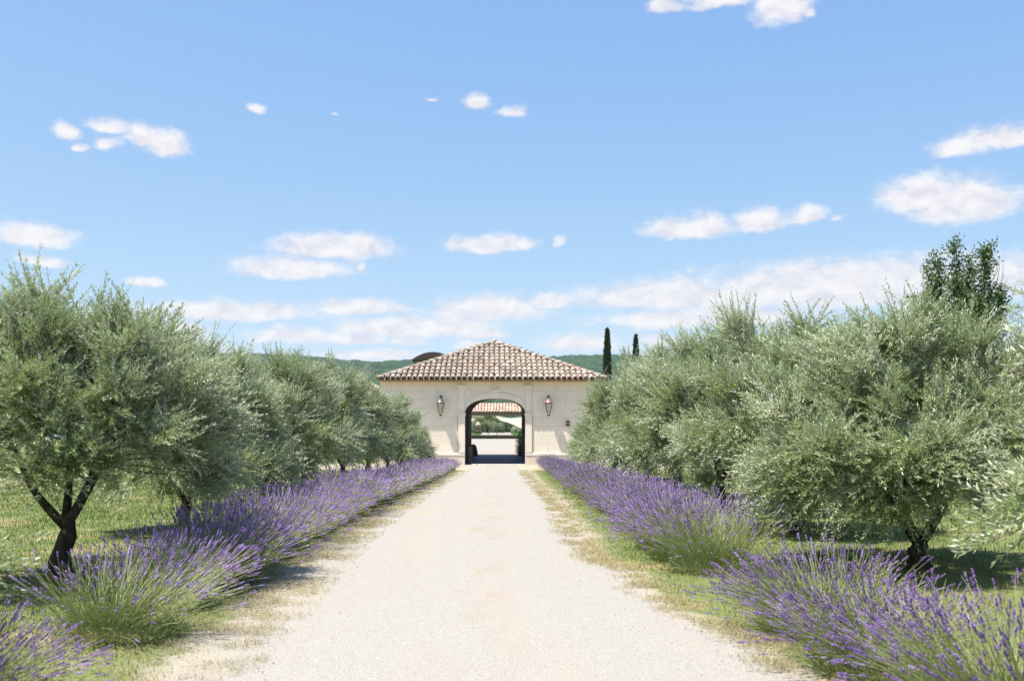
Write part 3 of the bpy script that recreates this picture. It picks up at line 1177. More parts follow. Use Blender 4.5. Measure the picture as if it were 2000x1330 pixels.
# hip tiles
HV, HF = barrel(0.72, 0.135, 0.11, 7, 0.022, 0.05)
hip_me = make_mesh('hip_tile', HV, HF, M['tile'], True)
for c in corners:
    dvec = AP - c
    Lh = np.linalg.norm(dvec)
    n = int((Lh - .25) / 0.56)
    for k in range(n):
        o = link('hip_tile', hip_me, roof_o)
        p = c + dvec * ((k * 0.56 - 0.05) / Lh)
        o.location = (p[0], p[1], p[2] + 0.075 + random.uniform(-.006, .006))
        yaw = math.atan2(-dvec[0], dvec[1])
        o.rotation_euler = (math.asin(dvec[2] / Lh), 0, yaw)
g = Geo()
g.lathe([(0.20, 0), (0.18, .10), (0.10, .17), (0.02, .2)], (AP[0], AP[1], AP[2] + .06), 10)
g.obj('apex_cap', M['tile'], roof_o, True)
# ochre eave board under the tiles
g = Geo()
g.box(EX0 + .12, EX1 - .12, EY0 + .1, EY0 + .14, EZ - .13, EZ - .03)
g.box(EX0 + .12, EX1 - .12, EY0 + .141, 0.0, EZ - .07, EZ - .052)
g.box(HWL, HWR, -.06, 0.028, ZT - .025, EZ - .072)
g.obj('eave_board', M['fascia'], gate)
g = Geo()
px = at(1171, 0, YF)[0]
g.tubes(np.array([[(px, -.12, EZ - .17), (px, -.12, 4.2), (px, -.12, 2.0), (px, -.12, .05)]]), .06, 10)
for z in (4.55, 2.6, .9):
    g.box(px - .075, px + .075, -.13, 0.02, z, z + .05)
g.obj('downpipe', M['iron'], gate, True)

# ------------------------------------------------------------------ wall lanterns
def lantern(px, cap_mat, label):
    cx, _, zt = at(px, 773, YF)
    root = empty('wall_lantern', (cx, YF - .02, zt))
    tag(root, label, 'lantern', 'lanterns either side of the arch')
    S = 1.23 / 40 * 1.0    # metres per photo pixel
    y0 = -.36
    br = Geo()
    br.box(-.06, .06, -.03, .04, -.42, .02, bev=.01)
    br.tubes(np.array([[(0, -.02, -.34), (0, -.12, -.10), (0, -.24, .0), (0, y0, -.04), (0, y0, -.16)]]), .03, 8)
    br.tubes(np.array([[(0, -.02, -.08), (0, -.14, -.05), (0, -.24, -.005)]]), .02, 6)
    br.lathe([(.02, 0), (.06, .02), (.06, .05), (.02, .08)], (0, y0, -.06), 10)
    br.obj('bracket', M['iron'], root, True)
    cp = Geo()
    cp.lathe([(.245, -.44), (.25, -.42), (.16, -.28), (.15, -.25), (.10, -.22), (.09, -.17), (.03, -.13)], (0, y0, 0), 4 * 4)
    cp.obj('lamp_cap', cap_mat, root)
    fr = Geo()
    top, bot = .235, .14
    for a in range(4):
        t0 = a * math.pi / 2 + math.pi / 4
        t1 = t0 + math.pi / 2
        p = lambda r, t, z: (r * math.cos(t) * 1.15, y0 + r * math.sin(t) * 1.15, z)
        fr.tubes(np.array([[p(top, t0, -.44), p((top + bot) / 2, t0, -.70), p(bot, t0, -.97)]]), .016, 5)
        fr.tubes(np.array([[p(top, t0, -.44), p(top, (t0 + t1) / 2, -.44) if False else p(top, t1, -.44)]]), .02, 5)
        fr.tubes(np.array([[p(bot, t0, -.97), p(bot, t1, -.97)]]), .016, 5)
        fr.tubes(np.array([[p(bot, t0, -.97), p(.075, t0, -1.10), p(.07, t0, -1.15)]]), .014, 5)
    fr.lathe([(.01, -1.25), (.04, -1.22), (.085, -1.16), (.085, -1.13)], (0, y0, 0), 10)
    fr.obj('lamp_frame', M['iron'], root)
    for a in range(4):
        t0 = a * math.pi / 2 + math.pi / 4
        t1 = t0 + math.pi / 2
        q = lambda r, t, z: (r * math.cos(t) * 1.12, y0 + r * math.sin(t) * 1.12, z)
        gl = Geo()
        ang = (t0 + t1) / 2
        ins = np.array((math.cos(ang), math.sin(ang), 0)) * .006
        v = np.array([q(bot, t0, -.96), q(bot, t1, -.96), q(top, t1, -.45), q(top, t0, -.45)])
        v = np.concatenate([v, v - ins])
        gl.add(v, np.array([(0, 1, 2, 3), (7, 6, 5, 4), (0, 4, 5, 1), (1, 5, 6, 2), (2, 6, 7, 3), (3, 7, 4, 0)]))
        gl.obj('pane', M['glass'], root)
    bu = Geo()
    bu.lathe([(.012, -.50), (.025, -.56), (.03, -.63), (.02, -.70), (.02, -.76)], (0, y0, 0), 10)
    bu.obj('bulb', M['white_stone'], root, True)


lantern(861, M['zinc'], 'dark iron wall lantern with a grey cap, left of the arch')
lantern(1071, M['copper'], 'dark iron wall lantern with a reddish copper cap, right of the arch')
# dark box on the wall by the right-hand olives
cx, _, cz = at(1109, 827, YF)
g = Geo()
g.box(-.11, .11, -.10, .03, -.16, .16, bev=.012)
o = g.obj('letter_box', M['dark_wood'])
o.location = (cx, YF - .02, cz)
tag(o, 'small dark box fixed to the pale wall just above the last right olive', 'letter box')
g = Geo()
g.box(-.085, .085, -.112, -.1, .07, .095, bev=.003)
g.obj('slot_flap', M['iron'], o)

# guard stones and the bollard in the passage
def guard_stone(x, y, z, s, flip, label):
    g = Geo()
    prof = [(.30, 0), (.29, .25), (.24, .5), (.19, .66), (.10, .74), (.02, .76)]
    g.lathe([(r * s, zz * s) for r, zz in prof], (0, 0, 0), 14)
    o = g.obj('guard_stone', M['dark_stone'], None, True)
    o.location = (x, y, z)
    tag(o, label, 'guard stone')
    return o


guard_stone(-1.62, 73.6, .29, 1.15, 0, 'rounded guard stone at the left foot of the far archway')
guard_stone(2.0, 73.6, .29, 1.15, 0, 'rounded guard stone at the right foot of the far archway')
g = Geo()
g.lathe([(.20, 0), (.22, .06), (.17, .14), (.15, .30), (.20, .48), (.23, .72), (.21, .95), (.24, .99), (.22, 1.05)], (0, 0, 0), 14)
o = g.obj('stone_urn', M['dark_stone'], None, True)
o.location = (-1.58, 61.4, .06)
tag(o, 'dark weathered stone urn just inside the arch at the left jamb', 'urn')
g = Geo()
g.tubes(np.array([[(0, 0, 0), (0, 0, .1), (0, 0, .17)]]), .022, 8)
o = g.obj('gate_stop', M['iron'], None, True)
o.location = (at(932, 0, 59.75)[0], 59.76, 0)
tag(o, 'small dark iron stop standing before the white threshold', 'gate stop')

# ------------------------------------------------------------------ court beyond
v = np.array([(-8, 74.06, .31), (8, 74.06, .31), (8, 99.9, 1.535), (-8, 99.9, 1.535)])
g = Geo()
g.add(v, np.array([(0, 1, 2, 3)]))
tag(g.obj('courtyard', M['court']), kind='structure')
g = Geo()
yy = [101, 106, 115, 125, 135, 150]
zz = [1.86, 1.90, 2.08, 2.25, 2.3, 2.3]
for (ya, yb, za, zb) in zip(yy[:-1], yy[1:], zz[:-1], zz[1:]):
    g.add(np.array([(-18, ya, za), (18, ya, za), (18, yb, zb), (-18, yb, zb)]), np.array([(0, 1, 2, 3)]))
tag(g.obj('lawn', M['lawn']), kind='structure')
g = Geo()
g.box(-8, 8, 100.6, 100.995, 1.4, 1.855)
o = g.obj('low_wall', M['dark_stone'])
tag(o, 'low dark retaining wall between the courtyard and the lawn', 'wall')
# paved path over the lawn
g = Geo()
root = empty('garden_path', (1.0, 108, 1.95))
tag(root, kind='structure')
k = 0
for iy in range(9):
    for ix in range(4):
        ya = 104.5 + iy * 2.05
        zg = np.interp(ya + 1, yy, zz)
        g = Geo()
        xa = -1.55 + ix * .86 + (.25 if False else 0)
        g.box(xa - 1.0 + .03, xa - 1.0 + .83, ya - 108 + .03, ya - 108 + 2.0, zg - 1.95 + .01, zg - 1.95 + .05 + .05 * (iy / 9), bev=.01)
        g.obj('paving_slab', M['path'], root)

# covered porch across the court: tiled roof on a beam and posts
porch = empty('porch', (0, 100, 1.53))
tag(porch, 'open porch with a pink tiled roof across the courtyard, seen through the arch', 'porch')
g = Geo()
for x in (-6.2, -3.6, 3.9, 6.4):
    g = Geo()
    g.box(x - .14, x + .14, .2, .48, 0, 2.35, bev=.02)
    g.obj('post', M['wood'], porch)
g = Geo()
g.box(-7.2, 7.2, .15, .5, 2.36, 2.60, bev=.02)
g.obj('beam', M['wood'], porch)
g = Geo()
pa, pb, pt = np.array((-7.3, -.3, 2.64)), np.array((7.3, -.3, 2.64)), 3.62
v = np.array([(-7.3, -.3, 2.62), (7.3, -.3, 2.62), (7.3, 3.2, 3.58), (-7.3, 3.2, 3.58)])
v = np.concatenate([v, v - np.array((0, 0, .06))])
g.add(v, np.array([(0, 1, 2, 3), (7, 6, 5, 4), (0, 4, 5, 1), (1, 5, 6, 2), (2, 6, 7, 3), (3, 7, 4, 0)]))
proof = g.obj('porch_roof', M['wood'], porch)
g = Geo()
sl = math.atan2(.96, 3.5)
for c in range(46):
    xc = -7.1 + c * .31
    for r in range(5):
        s0 = r * .72 - .05
        v = fv * np.array((1.0, 1, 1))
        w = np.stack([v[:, 0] + xc, -.3 + (s0 + v[:, 1]) * math.cos(sl) - v[:, 2] * math.sin(sl), 2.64 + (s0 + v[:, 1]) * math.sin(sl) + v[:, 2] * math.cos(sl)], -1)
        g.add(w, ff, random.random())
tag(g.obj('tiling', M['tile_red'], proof, True), kind='stuff')

# side wings with lower tiled roofs behind the gatehouse
def wing(x0, x1, label):
    root = empty('wing', (0, 77, 0))
    tag(root, label, 'outbuilding')
    g = Geo()
    g.box(x0, x1, 0, 22, .0, 4.85)
    g.obj('wall', M['stone'], root)
    xm = (x0 + x1) / 2
    g = Geo()
    a = [(x0 - .4, -.5, 4.88), (x1 + .4, -.5, 4.88), (x1 + .4, 22.5, 4.88), (x0 - .4, 22.5, 4.88), (xm, 3.5, 6.3), (xm, 18.5, 6.3)]
    g.add(np.array(a), [np.array([(0, 1, 4), (2, 3, 5)]), np.array([(1, 2, 5, 4), (3, 0, 4, 5), (3, 2, 1, 0)])])
    rf = g.obj('roof', M['tile_under'], root)
    g = Geo()
    slope_tiles(g, a[0], a[1], a[4], v0=fv, f0=ff)
    # long slopes
    for (p, q, t0, t1) in ((a[1], a[2], a[4], a[5]), (a[3], a[0], a[5], a[4])):
        p, q = np.array(p), np.array(q)
        ex = unit((q - p)[None])[0]
        upv = np.array((xm - p[0], 0, 6.3 - 4.88))
        H = np.linalg.norm(upv)
        ey = upv / H
        ez = np.cross(ex, ey)
        for c in range(int(23 / .33)):
            xx = (c + .5) * .33
            lim = H * min(1, xx / 4.0, (23 - xx) / 4.0)
            s0 = -.06
            while s0 < lim - .1:
                w = p + ex * (xx + fv[:, :1]) + ey * (s0 + fv[:, 1:2] * min(1, (lim - s0 + .1) / .86)) + ez * (.035 + fv[:, 2:3])
                g.add(w, ff, random.random())
                s0 += .722
    tag(g.obj('tiling', M['tile_red'], rf, True), kind='stuff')


wing(-13.6, -8.2, 'lower outbuilding with a pinkish tiled roof showing left of the gatehouse eave')
wing(8.0, 13.4, 'lower outbuilding with a pinkish tiled roof behind the nearer cypress')

# curved dark canopy on posts above the left slope of the gatehouse roof
cx, _, _ = at(843, 0, 104)
can = empty('curved_canopy', (cx, 104, .86))
can.scale = (1.21, 1.21, 1.21)
tag(can, 'dark curved canopy on thin posts rising behind the left roof slope', 'canopy')
g = Geo()
n = 14
top, und = [], []
hw = 1.62
for i in range(n + 1):
    t = i / n * 2 - 1
    top.append((t * hw, 7.42 + .52 * (1 - t * t) + .12 * t))
    und.append((t * hw, 7.36 + .10 * (1 - t * t) + .12 * t))
poly = top + und[::-1]
prism_xz(g, poly, -1.2, 1.6)
g.obj('canopy_shell', M['dark_wood'], can)
for x in (-1.5, 1.5):
    for y in (-1.1, 1.5):
        g = Geo()
        g.tubes(np.array([[(x, y, 0), (x, y, 4), (x, y, 7.42 + .05 * x)]]), .035, 8)
        g.obj('post', M['iron'], can)

# shade sail, parasol, stone pillar, garden pavilion, seen through the arch
def sail():
    A = np.array(at(968, 812, 112)); A2 = np.array(at(977, 821, 111)); B = np.array(at(1030, 812, 110)); C = np.array(at(1021, 838, 108)); 
    g = Geo()
    n = 14
    V = []
    for th in (0, .03):
        for i in range(n + 1):
            u = i / n
            for j in range(n + 1):
                w = j / n
                top = A * (1 - u) + B * u
                top[2] -= .25 * math.sin(math.pi * u)
                low = A2 * (1 - u) + C * u
                low[2] += .10 * math.sin(math.pi * u)
                p = top * (1 - w) + low * w
                p = p + np.array((0, 1.2 * w * (1 - w) * u, 0))
                if th:
                    p = p + np.array((0, th, 0))
                V.append(p)
    V = np.array(V)
    m_ = n + 1
    i = (np.arange(n)[:, None] * m_ + np.arange(n)[None]).ravel()
    q = np.stack([i, i + 1, i + m_ + 1, i + m_], -1)
    c = np.array((A[0], 110, 1.95))
    g.add(V - c, [q, q[:, ::-1] + m_ * m_])
    root = empty('shade_sail', tuple(c))
    tag(root, 'cream shade sail stretched over the garden beyond the porch', 'shade sail')
    g.obj('sail_cloth', M['canvas'], root, True)
    for P in (B,):
        g = Geo()
        q = P - c
        g.tubes(np.array([[(q[0], q[1] + .1, -.1), (q[0], q[1] + .1, q[2] * .5), (q[0], q[1] + .1, q[2] + .05)]]), .045, 8)
        g.obj('mast', M['iron'], root)


sail()


def parasol(px, py_top, py_bot, d, r, label):
    x, _, zt = at(px, py_top, d)
    zb = float(np.interp(d, yy, zz))
    root = empty('parasol', (x, d, zb))
    tag(root, label, 'parasol', 'white parasols in the garden')
    h = zt - zb
    g = Geo()
    g.lathe([(r, h - .45), (r * .99, h - .40), (r * .6, h - .16), (r * .2, h - .03), (.02, h)], (0, 0, 0), 8)
    g.obj('canopy', M['canvas'], root)
    g = Geo()
    g.tubes(np.array([[(0, 0, 0), (0, 0, h * .5), (0, 0, h - .3)]]), .03, 8)
    g.obj('pole', M['wood'], root)


parasol(934, 823, 831, 118, .35, 'small white lampshade-like parasol above the stone pillar')
parasol(925, 816, 819, 126, .42, 'white parasol nearest the left edge of the far archway')
x, _, zp = at(934, 830, 116)
g = Geo()
zb = float(np.interp(116, yy, zz))
for k in range(5):
    w = .34 + .02 * (k % 2)
    g.box(-w, w, -w, w, k * .2, k * .2 + .194, bev=.02, rnd=random.random())
o = g.obj('stone_pillar', M['dark_stone'])
o.location = (x, 116, zb)
tag(o, 'short rough stone pillar on the lawn under the white shade', 'pillar')

pv = empty('pavilion', (at(1002, 0, 128)[0], 128, 2.27))
tag(pv, 'dark framed garden pavilion under the shade sail', 'pavilion')
for x, y in ((-.9, -.8), (.9, -.8), (-.9, .8), (.9, .8), (.1, -.8)):
    g = Geo()
    g.box(x - .07, x + .07, y - .07, y + .07, 0, 1.75)
    g.obj('post', M['iron'], pv)
g = Geo()
g.box(-1.1, 1.1, -1.0, 1.0, 1.752, 1.86, bev=.02)
g.obj('roof', M['iron'], pv)
g = Geo()
g.box(-.8, .8, -.5, .6, 0, .45, bev=.04)
g.obj('bench', M['dark_wood'], pv)

# ------------------------------------------------------------------ plants
def rand_dirs(n, r):
    v = r.normal(size=(n, 3))
    return unit(v)


def olive(seed, H=3.5, RX=1.75, base=1.0, fork=.75, clumps=60, shoots=34, pairs=15, limbs=None, lean=(0, 0), leafL=.066, plume=1.0, skirt=0.0, cshift=(0, 0)):
    """one olive tree: (trunk mesh, crown mesh)"""
    r = np.random.default_rng(seed)
    wood = Geo()
    fk = np.array((lean[0] * fork, lean[1] * fork, fork))
    # trunk, gnarled
    nseg = 9
    t = np.linspace(0, 1, nseg)
    path = np.stack([lean[0] * fork * t + .03 * np.sin(t * 7 + seed), lean[1] * fork * t + .03 * np.cos(t * 5 + seed), -.06 + (fork + .06) * t], -1)
    rad = .095 * (1.35 - .55 * t) + .05 * np.exp(-t * 9) + .012 * np.sin(t * 17 + seed)
    wood.tubes(path[None], rad[None], 12)
    for k in range(5):   # knots and root flare
        a = r.random() * 6.28
        z = r.random() ** 2 * fork * .8
        p = np.array((math.cos(a) * .10 + lean[0] * z, math.sin(a) * .10 + lean[1] * z, z))
        q = p + np.array((math.cos(a) * .05, math.sin(a) * .05, .05 * r.normal()))
        wood.tubes(np.array([[p - (q - p), (p + q) / 2, q]]), np.array([[.06, .055, .02]]), 7)
    cz = (base + H) / 2 - .1
    C = np.array((cshift[0] + lean[0] * fork, cshift[1] + lean[1] * fork, cz))
    RZ = (H - base) / 2 - .12
    # main limbs
    if limbs is None:
        nl = 4
        limbs = []
        a0 = r.random() * 6.28
        for k in range(nl):
            a = a0 + k * 6.28 / nl + r.normal() * .3
            limbs.append((math.cos(a) * (.55 + .3 * r.random()), math.sin(a) * (.55 + .3 * r.random()), 1.0))
    lpts = []
    for (lx, ly, lz) in limbs:
        end = C + np.array((lx * RX * .6, ly * RX * .6, RZ * .22 * lz))
        tt = np.linspace(0, 1, 9)[:, None]
        start = fk - np.array((0, 0, .08))
        ctrl = start * .5 + end * .5 + np.array((lx * .25, ly * .25, -.15)) + r.normal(size=3) * .08
        P = (1 - tt) ** 2 * start + 2 * (1 - tt) * tt * ctrl + tt ** 2 * end
        P += np.stack([.03 * np.sin(tt[:, 0] * 9 + lx * 5), .03 * np.cos(tt[:, 0] * 8 + ly * 5), 0 * tt[:, 0]], -1) * tt
        wood.tubes(P[None], np.linspace(.058, .010, 9)[None] ** 1.0, 8)
        lpts.append(P)
    LP = np.concatenate(lpts)
    # lumpy envelope
    lump_d = rand_dirs(9, r)
    lump_a = r.uniform(-.16, .24, 9)

    def env(dirs):
        dt = dirs @ lump_d.T
        return 1 + (np.exp((dt - 1) * 5) * lump_a).sum(1)
    dirs = rand_dirs(clumps, r)
    dirs[:, 2] = np.where((dirs[:, 2] < -.5), -dirs[:, 2] * r.random(clumps), dirs[:, 2])
    if skirt:
        k = int(clumps * skirt)
        aa = r.random(k) * 6.28
        dirs[:k] = unit(np.stack([np.cos(aa), np.sin(aa), -.25 - .75 * r.random(k)], -1))
    rr = (.30 + .55 * r.random(clumps) ** .6) * env(dirs)
    if skirt:
        rr[:k] = (.72 + .30 * r.random(k)) * env(dirs[:k])
    cc = C + dirs * rr[:, None] * np.array((RX, RX, RZ))
    cc[:, 2] = np.maximum(cc[:, 2], base + .05)
    # branch to every clump
    paths, rads = [], []
    for p in cc:
        d2 = np.linalg.norm(LP - p, axis=1) + .6 * np.maximum(0, LP[:, 2] - p[2])
        s = LP[np.argmin(d2)]
        tt = np.linspace(0, 1, 6)[:, None]
        ctrl = (s + p) / 2 + r.normal(size=3) * .09 + np.array((0, 0, .05))
        paths.append((1 - tt) ** 2 * s + 2 * (1 - tt) * tt * ctrl + tt ** 2 * p)
        rads.append(np.linspace(.010, .005, 6))
    wood.tubes(np.array(paths), np.array(rads), 5, .45)
    # shoots
    N = clumps * shoots
    ci = np.repeat(np.arange(clumps), shoots)
    outd = unit((cc - C) / np.array((RX, RX, RZ)))[ci]
    rel = np.clip((cc[ci, 2] - base) / (H - base), 0, 1)
    start = cc[ci] + r.normal(size=(N, 3)) * .07
    upb = np.where(rel > .45, .85 * plume, .42)[:, None]
    sd = unit(outd * .62 + np.array((0, 0, 1.0)) * upb + r.normal(size=(N, 3)) * .30)
    # plumes: tufts inside a clump share a direction
    tuft = unit(r.normal(size=(clumps * 5, 3)))
    sd = unit(sd + .80 * tuft[ci * 5 + r.integers(0, 5, N)])
    sl = (.24 + .40 * r.random(N)) * np.where(rel > .75, 1.08, 1.0)
    droop = np.where(rel < .45, .16, .06) * r.random(N)
    ts = np.array([0, .35, .7, 1.0])
    SP = start[:, None, :] + sd[:, None, :] * (sl[:, None] * ts[None])[..., None]
    SP[:, :, 2] -= droop[:, None] * sl[:, None] * ts[None] ** 2
    wood.tubes(SP, np.array([.0045, .0036, .0026, .0014])[None] * np.ones((N, 1)), 3, 1.0, cap=False)
    # leaves in pairs along every shoot
    lv = Geo()
    tp = np.linspace(.10, 1.0, pairs)
    tt = np.repeat(tp[None], N, 0) + r.normal(size=(N, pairs)) * .02
    pos = start[:, None, :] + sd[:, None, :] * (sl[:, None] * tt)[..., None]
    pos[:, :, 2] -= droop[:, None] * sl[:, None] * tt ** 2
    ax = unit(np.cross(sd, r.normal(size=(N, 3))))
    bx_ = np.cross(sd, ax)
    clump_tone = r.random(clumps)[ci]
    shoot_tone = r.random(N)
    for sgn in (1, -1):
        ang = (np.arange(pairs) % 2)[None] * (np.pi / 2) + r.normal(size=(N, pairs)) * .4
        outv = sgn * (ax[:, None] * np.cos(ang)[..., None] + bx_[:, None] * np.sin(ang)[..., None])
        open_ = (.75 - .35 * tt)[..., None]
        dl = unit(sd[:, None] * (1 - open_ * .45) + outv * open_ + np.array((0, 0, .10)))
        nrm = unit(np.cross(np.cross(outv, sd[:, None] * np.ones_like(outv)), dl) * .0 + (sd[:, None] * .6 - outv * .35) + np.array((0, 0, .45)) + r.normal(size=dl.shape) * .35)
        L = leafL * (.7 + .5 * r.random((N, pairs))) * (1.05 - .35 * tt)
        W = L * (.20 + .07 * r.random((N, pairs)))
        tone = np.clip(.35 * clump_tone[:, None] + .35 * shoot_tone[:, None] + .38 * r.random((N, pairs)), 0, .985)
        tone = np.where(r.random((N, pairs)) < .004, 1.0, tone)
        keep = (r.random((N, pairs)) < .93).ravel()
        lv.leaves(pos.reshape(-1, 3)[keep], dl.reshape(-1, 3)[keep], nrm.reshape(-1, 3)[keep], L.ravel()[keep], W.ravel()[keep], tone.ravel()[keep], fold=.18, curl=.10)
    return wood.mesh('trunk', M['bark'], True), lv.mesh('crown', M['olive_leaf'])


OL = {
    'left_near': olive(115, 3.5, 1.85, .86, .72, 150, 50, 16, skirt=.13, limbs=[(-.75, .15, .5), (.30, .45, .9), (.55, .15, .5), (-.2, .6, .9)], lean=(.05, 0), plume=1.0, leafL=.074),
    'right_near': olive(202, 3.55, 1.95, .38, .36, 150, 50, 16, limbs=[(-.8, -.2, .6), (-.3, .5, 1.1), (.35, -.3, 1.1), (.8, .3, .8)], skirt=.44, plume=1.0, leafL=.074),
    'full': olive(303, 3.6, 1.85, .38, .60, 130, 44, 15, skirt=.3, leafL=.080),
    'upright': olive(404, 3.8, 1.75, .45, .70, 124, 44, 15, plume=1.25, skirt=.26, leafL=.080),
    'low': olive(505, 3.3, 1.9, .32, .5, 116, 44, 15, skirt=.26, plume=.85, leafL=.080),
}


def place_olive(kind, x, y, H, R_, rz, label, group):
    tr, cr = OL[kind]
    h0 = {'left_near': 3.5, 'right_near': 3.55, 'full': 3.6, 'upright': 3.8, 'low': 3.3}[kind]
    r0 = {'left_near': 1.75, 'right_near': 1.85, 'full': 1.75, 'upright': 1.68, 'low': 1.8}[kind]
    root = empty('olive_tree', (x, y, float(ground_z(np.array([x]), np.array([y]))[0])), rz)
    s = H / h0
    root.scale = (R_ / r0, R_ / r0, s)
    tag(root, label, 'olive tree', group)
    link('trunk', tr, root)
    link('crown', cr, root)


ORD = ['', 'first', 'second', 'third', 'fourth', 'fifth', 'sixth', 'seventh', 'eighth', 'ninth', 'tenth']
LEFT_TREES = [
    ('full', -5.0, 5.0, 2.7, 1.9, 1.9), ('left_near', -4.87, 11.2, 3.35, 1.8, 0.0), ('full', -5.25, 16.9, 3.55, 1.75, .6), ('upright', -5.35, 23.4, 3.9, 1.75, 2.0),
    ('low', -5.6, 29.3, 4.1, 1.9, 3.7), ('full', -5.4, 35.2, 4.1, 1.85, 4.4), ('upright', -5.25, 41.0, 3.9, 1.8, 5.3), ('low', -5.0, 46.5, 3.3, 1.7, 1.0), ('full', -4.55, 51.6, 2.5, 1.45, 2.7)]
RIGHT_TREES = [
    ('low', 5.38, 6.0, 3.2, 1.95, 0.4), ('right_near', 5.2, 12.2, 3.5, 1.95, 0.0), ('full', 5.1, 16.8, 4.0, 1.85, 2.2), ('upright', 4.85, 21.4, 4.25, 1.85, .9),
    ('full', 4.95, 27.0, 4.45, 1.95, 3.9), ('low', 4.9, 32.5, 4.35, 2.0, 5.0), ('upright', 5.15, 38.0, 3.6, 1.85, 1.4), ('full', 5.05, 43.5, 2.95, 1.75, .2), ('low', 5.2, 49.8, 2.4, 1.5, 2.9)]
LOOK = {'left': [
    'silvery olive mostly outside the left border, its twigs just showing',
    'tall silvery olive on a bare forked trunk, largest and nearest of the left row',
    'round olive on a single dark trunk, next beyond the forked olive on the left',
    'upright olive with a split trunk behind the lavender, third in the left row',
    'broad olive, fourth in the left row from the big forked one',
    'full pale olive, fourth from the gatehouse end of the left row',
    'pale upright olive, third from the gatehouse end of the left row',
    'low silvery olive, last but one before the gatehouse in the left row',
    'smallest olive of the left row, at the foot of the gatehouse wall'],
    'right': [
    'blurred olive cut off by the right border, nearest of the right row',
    'broad dark-hearted olive with low skirts behind the biggest lavender, right row',
    'tall bushy olive directly behind the broad dark-hearted one, right row',
    'olive on a bare dark trunk seen over the lavender, third whole right-row tree',
    'tallest grey-green olive, midway along the right row',
    'wide sage-green olive, fourth from the gatehouse end of the right row',
    'upright sage olive, third from the gatehouse end of the right row',
    'sage olive, last but one before the gatehouse in the right row',
    'small bright silvery olive at the gatehouse end of the right row']}
for (k, x, y, H, R_, rz), lab in zip(LEFT_TREES, LOOK['left']):
    place_olive(k, x, y, H, R_, rz, lab, 'olives lining the left side of the drive')
for (k, x, y, H, R_, rz), lab in zip(RIGHT_TREES, LOOK['right']):
    place_olive(k, x, y, H, R_, rz, lab, 'olives lining the right side of the drive')
# olive in the garden seen through the arch
x, _, _ = at(952, 0, 120)
place_olive('upright', x, 120, 2.9, 1.75, 1.0, 'olive with pale split trunk on the lawn seen through the arch', None)
bpy.data.objects[[o.name for o in bpy.data.objects if o.name.startswith('olive_tree')][-1]].location.z = 2.15


# cypresses
def cypress(px, top_py, d, rad, seed, label):
    x, _, zt = at(px, top_py, d)
    z0 = float(gz(np.array([d]))[0])
    H = zt - z0
    r = np.random.default_rng(seed)
    root = empty('cypress', (x, d, z0))
    tag(root, label, 'cypress', 'cypresses behind the gatehouse')
    g = Geo()
    g.tubes(np.array([[(0, 0, -.1), (0, 0, H * .5), (0, 0, H * .96)]]), np.array([[.14, .08, .01]]), 8)
    g.obj('trunk', M['bark'], root, True)
    n = 9000
    u = r.random(n)
    z = .3 + (H - .3) * u
    prof = rad * np.clip((1 - u) * 5, 0, 1) ** .7 * np.clip(u * 9 + .5, 0, 1) * (.75 + .25 * np.sin(np.pi * u))
    a = r.random(n) * 6.283
    lump = 1 + .28 * (fbm(a * 1.6, z * 1.3, seed) - .5) * 2
    rr = prof * lump * (.55 + .5 * r.random(n) ** .5)
    p = np.stack([np.cos(a) * rr, np.sin(a) * rr, z], -1)
    dl = unit(np.stack([np.cos(a) * .35, np.sin(a) * .35, np.ones(n)], -1) + r.normal(size=(n, 3)) * .22)
    nn = unit(np.stack([np.cos(a), np.sin(a), .2 + 0 * a], -1) + r.normal(size=(n, 3)) * .4)
    c = Geo()
    c.leaves(p, dl, nn, .34 * (.6 + .6 * r.random(n)), .11 * (.6 + .6 * r.random(n)), r.random(n) * .9)
    c.obj('crown', M['cypress'], root)


cypress(1186, 647, 82, .22, 5, 'taller slender dark cypress beside the right eave of the gatehouse')
cypress(1242, 659, 84, .20, 6, 'second cypress, half hidden by the right olives')
cypress(1450, 624, 62, .8, 8, 'dark evergreen tip showing above the right olive crowns')


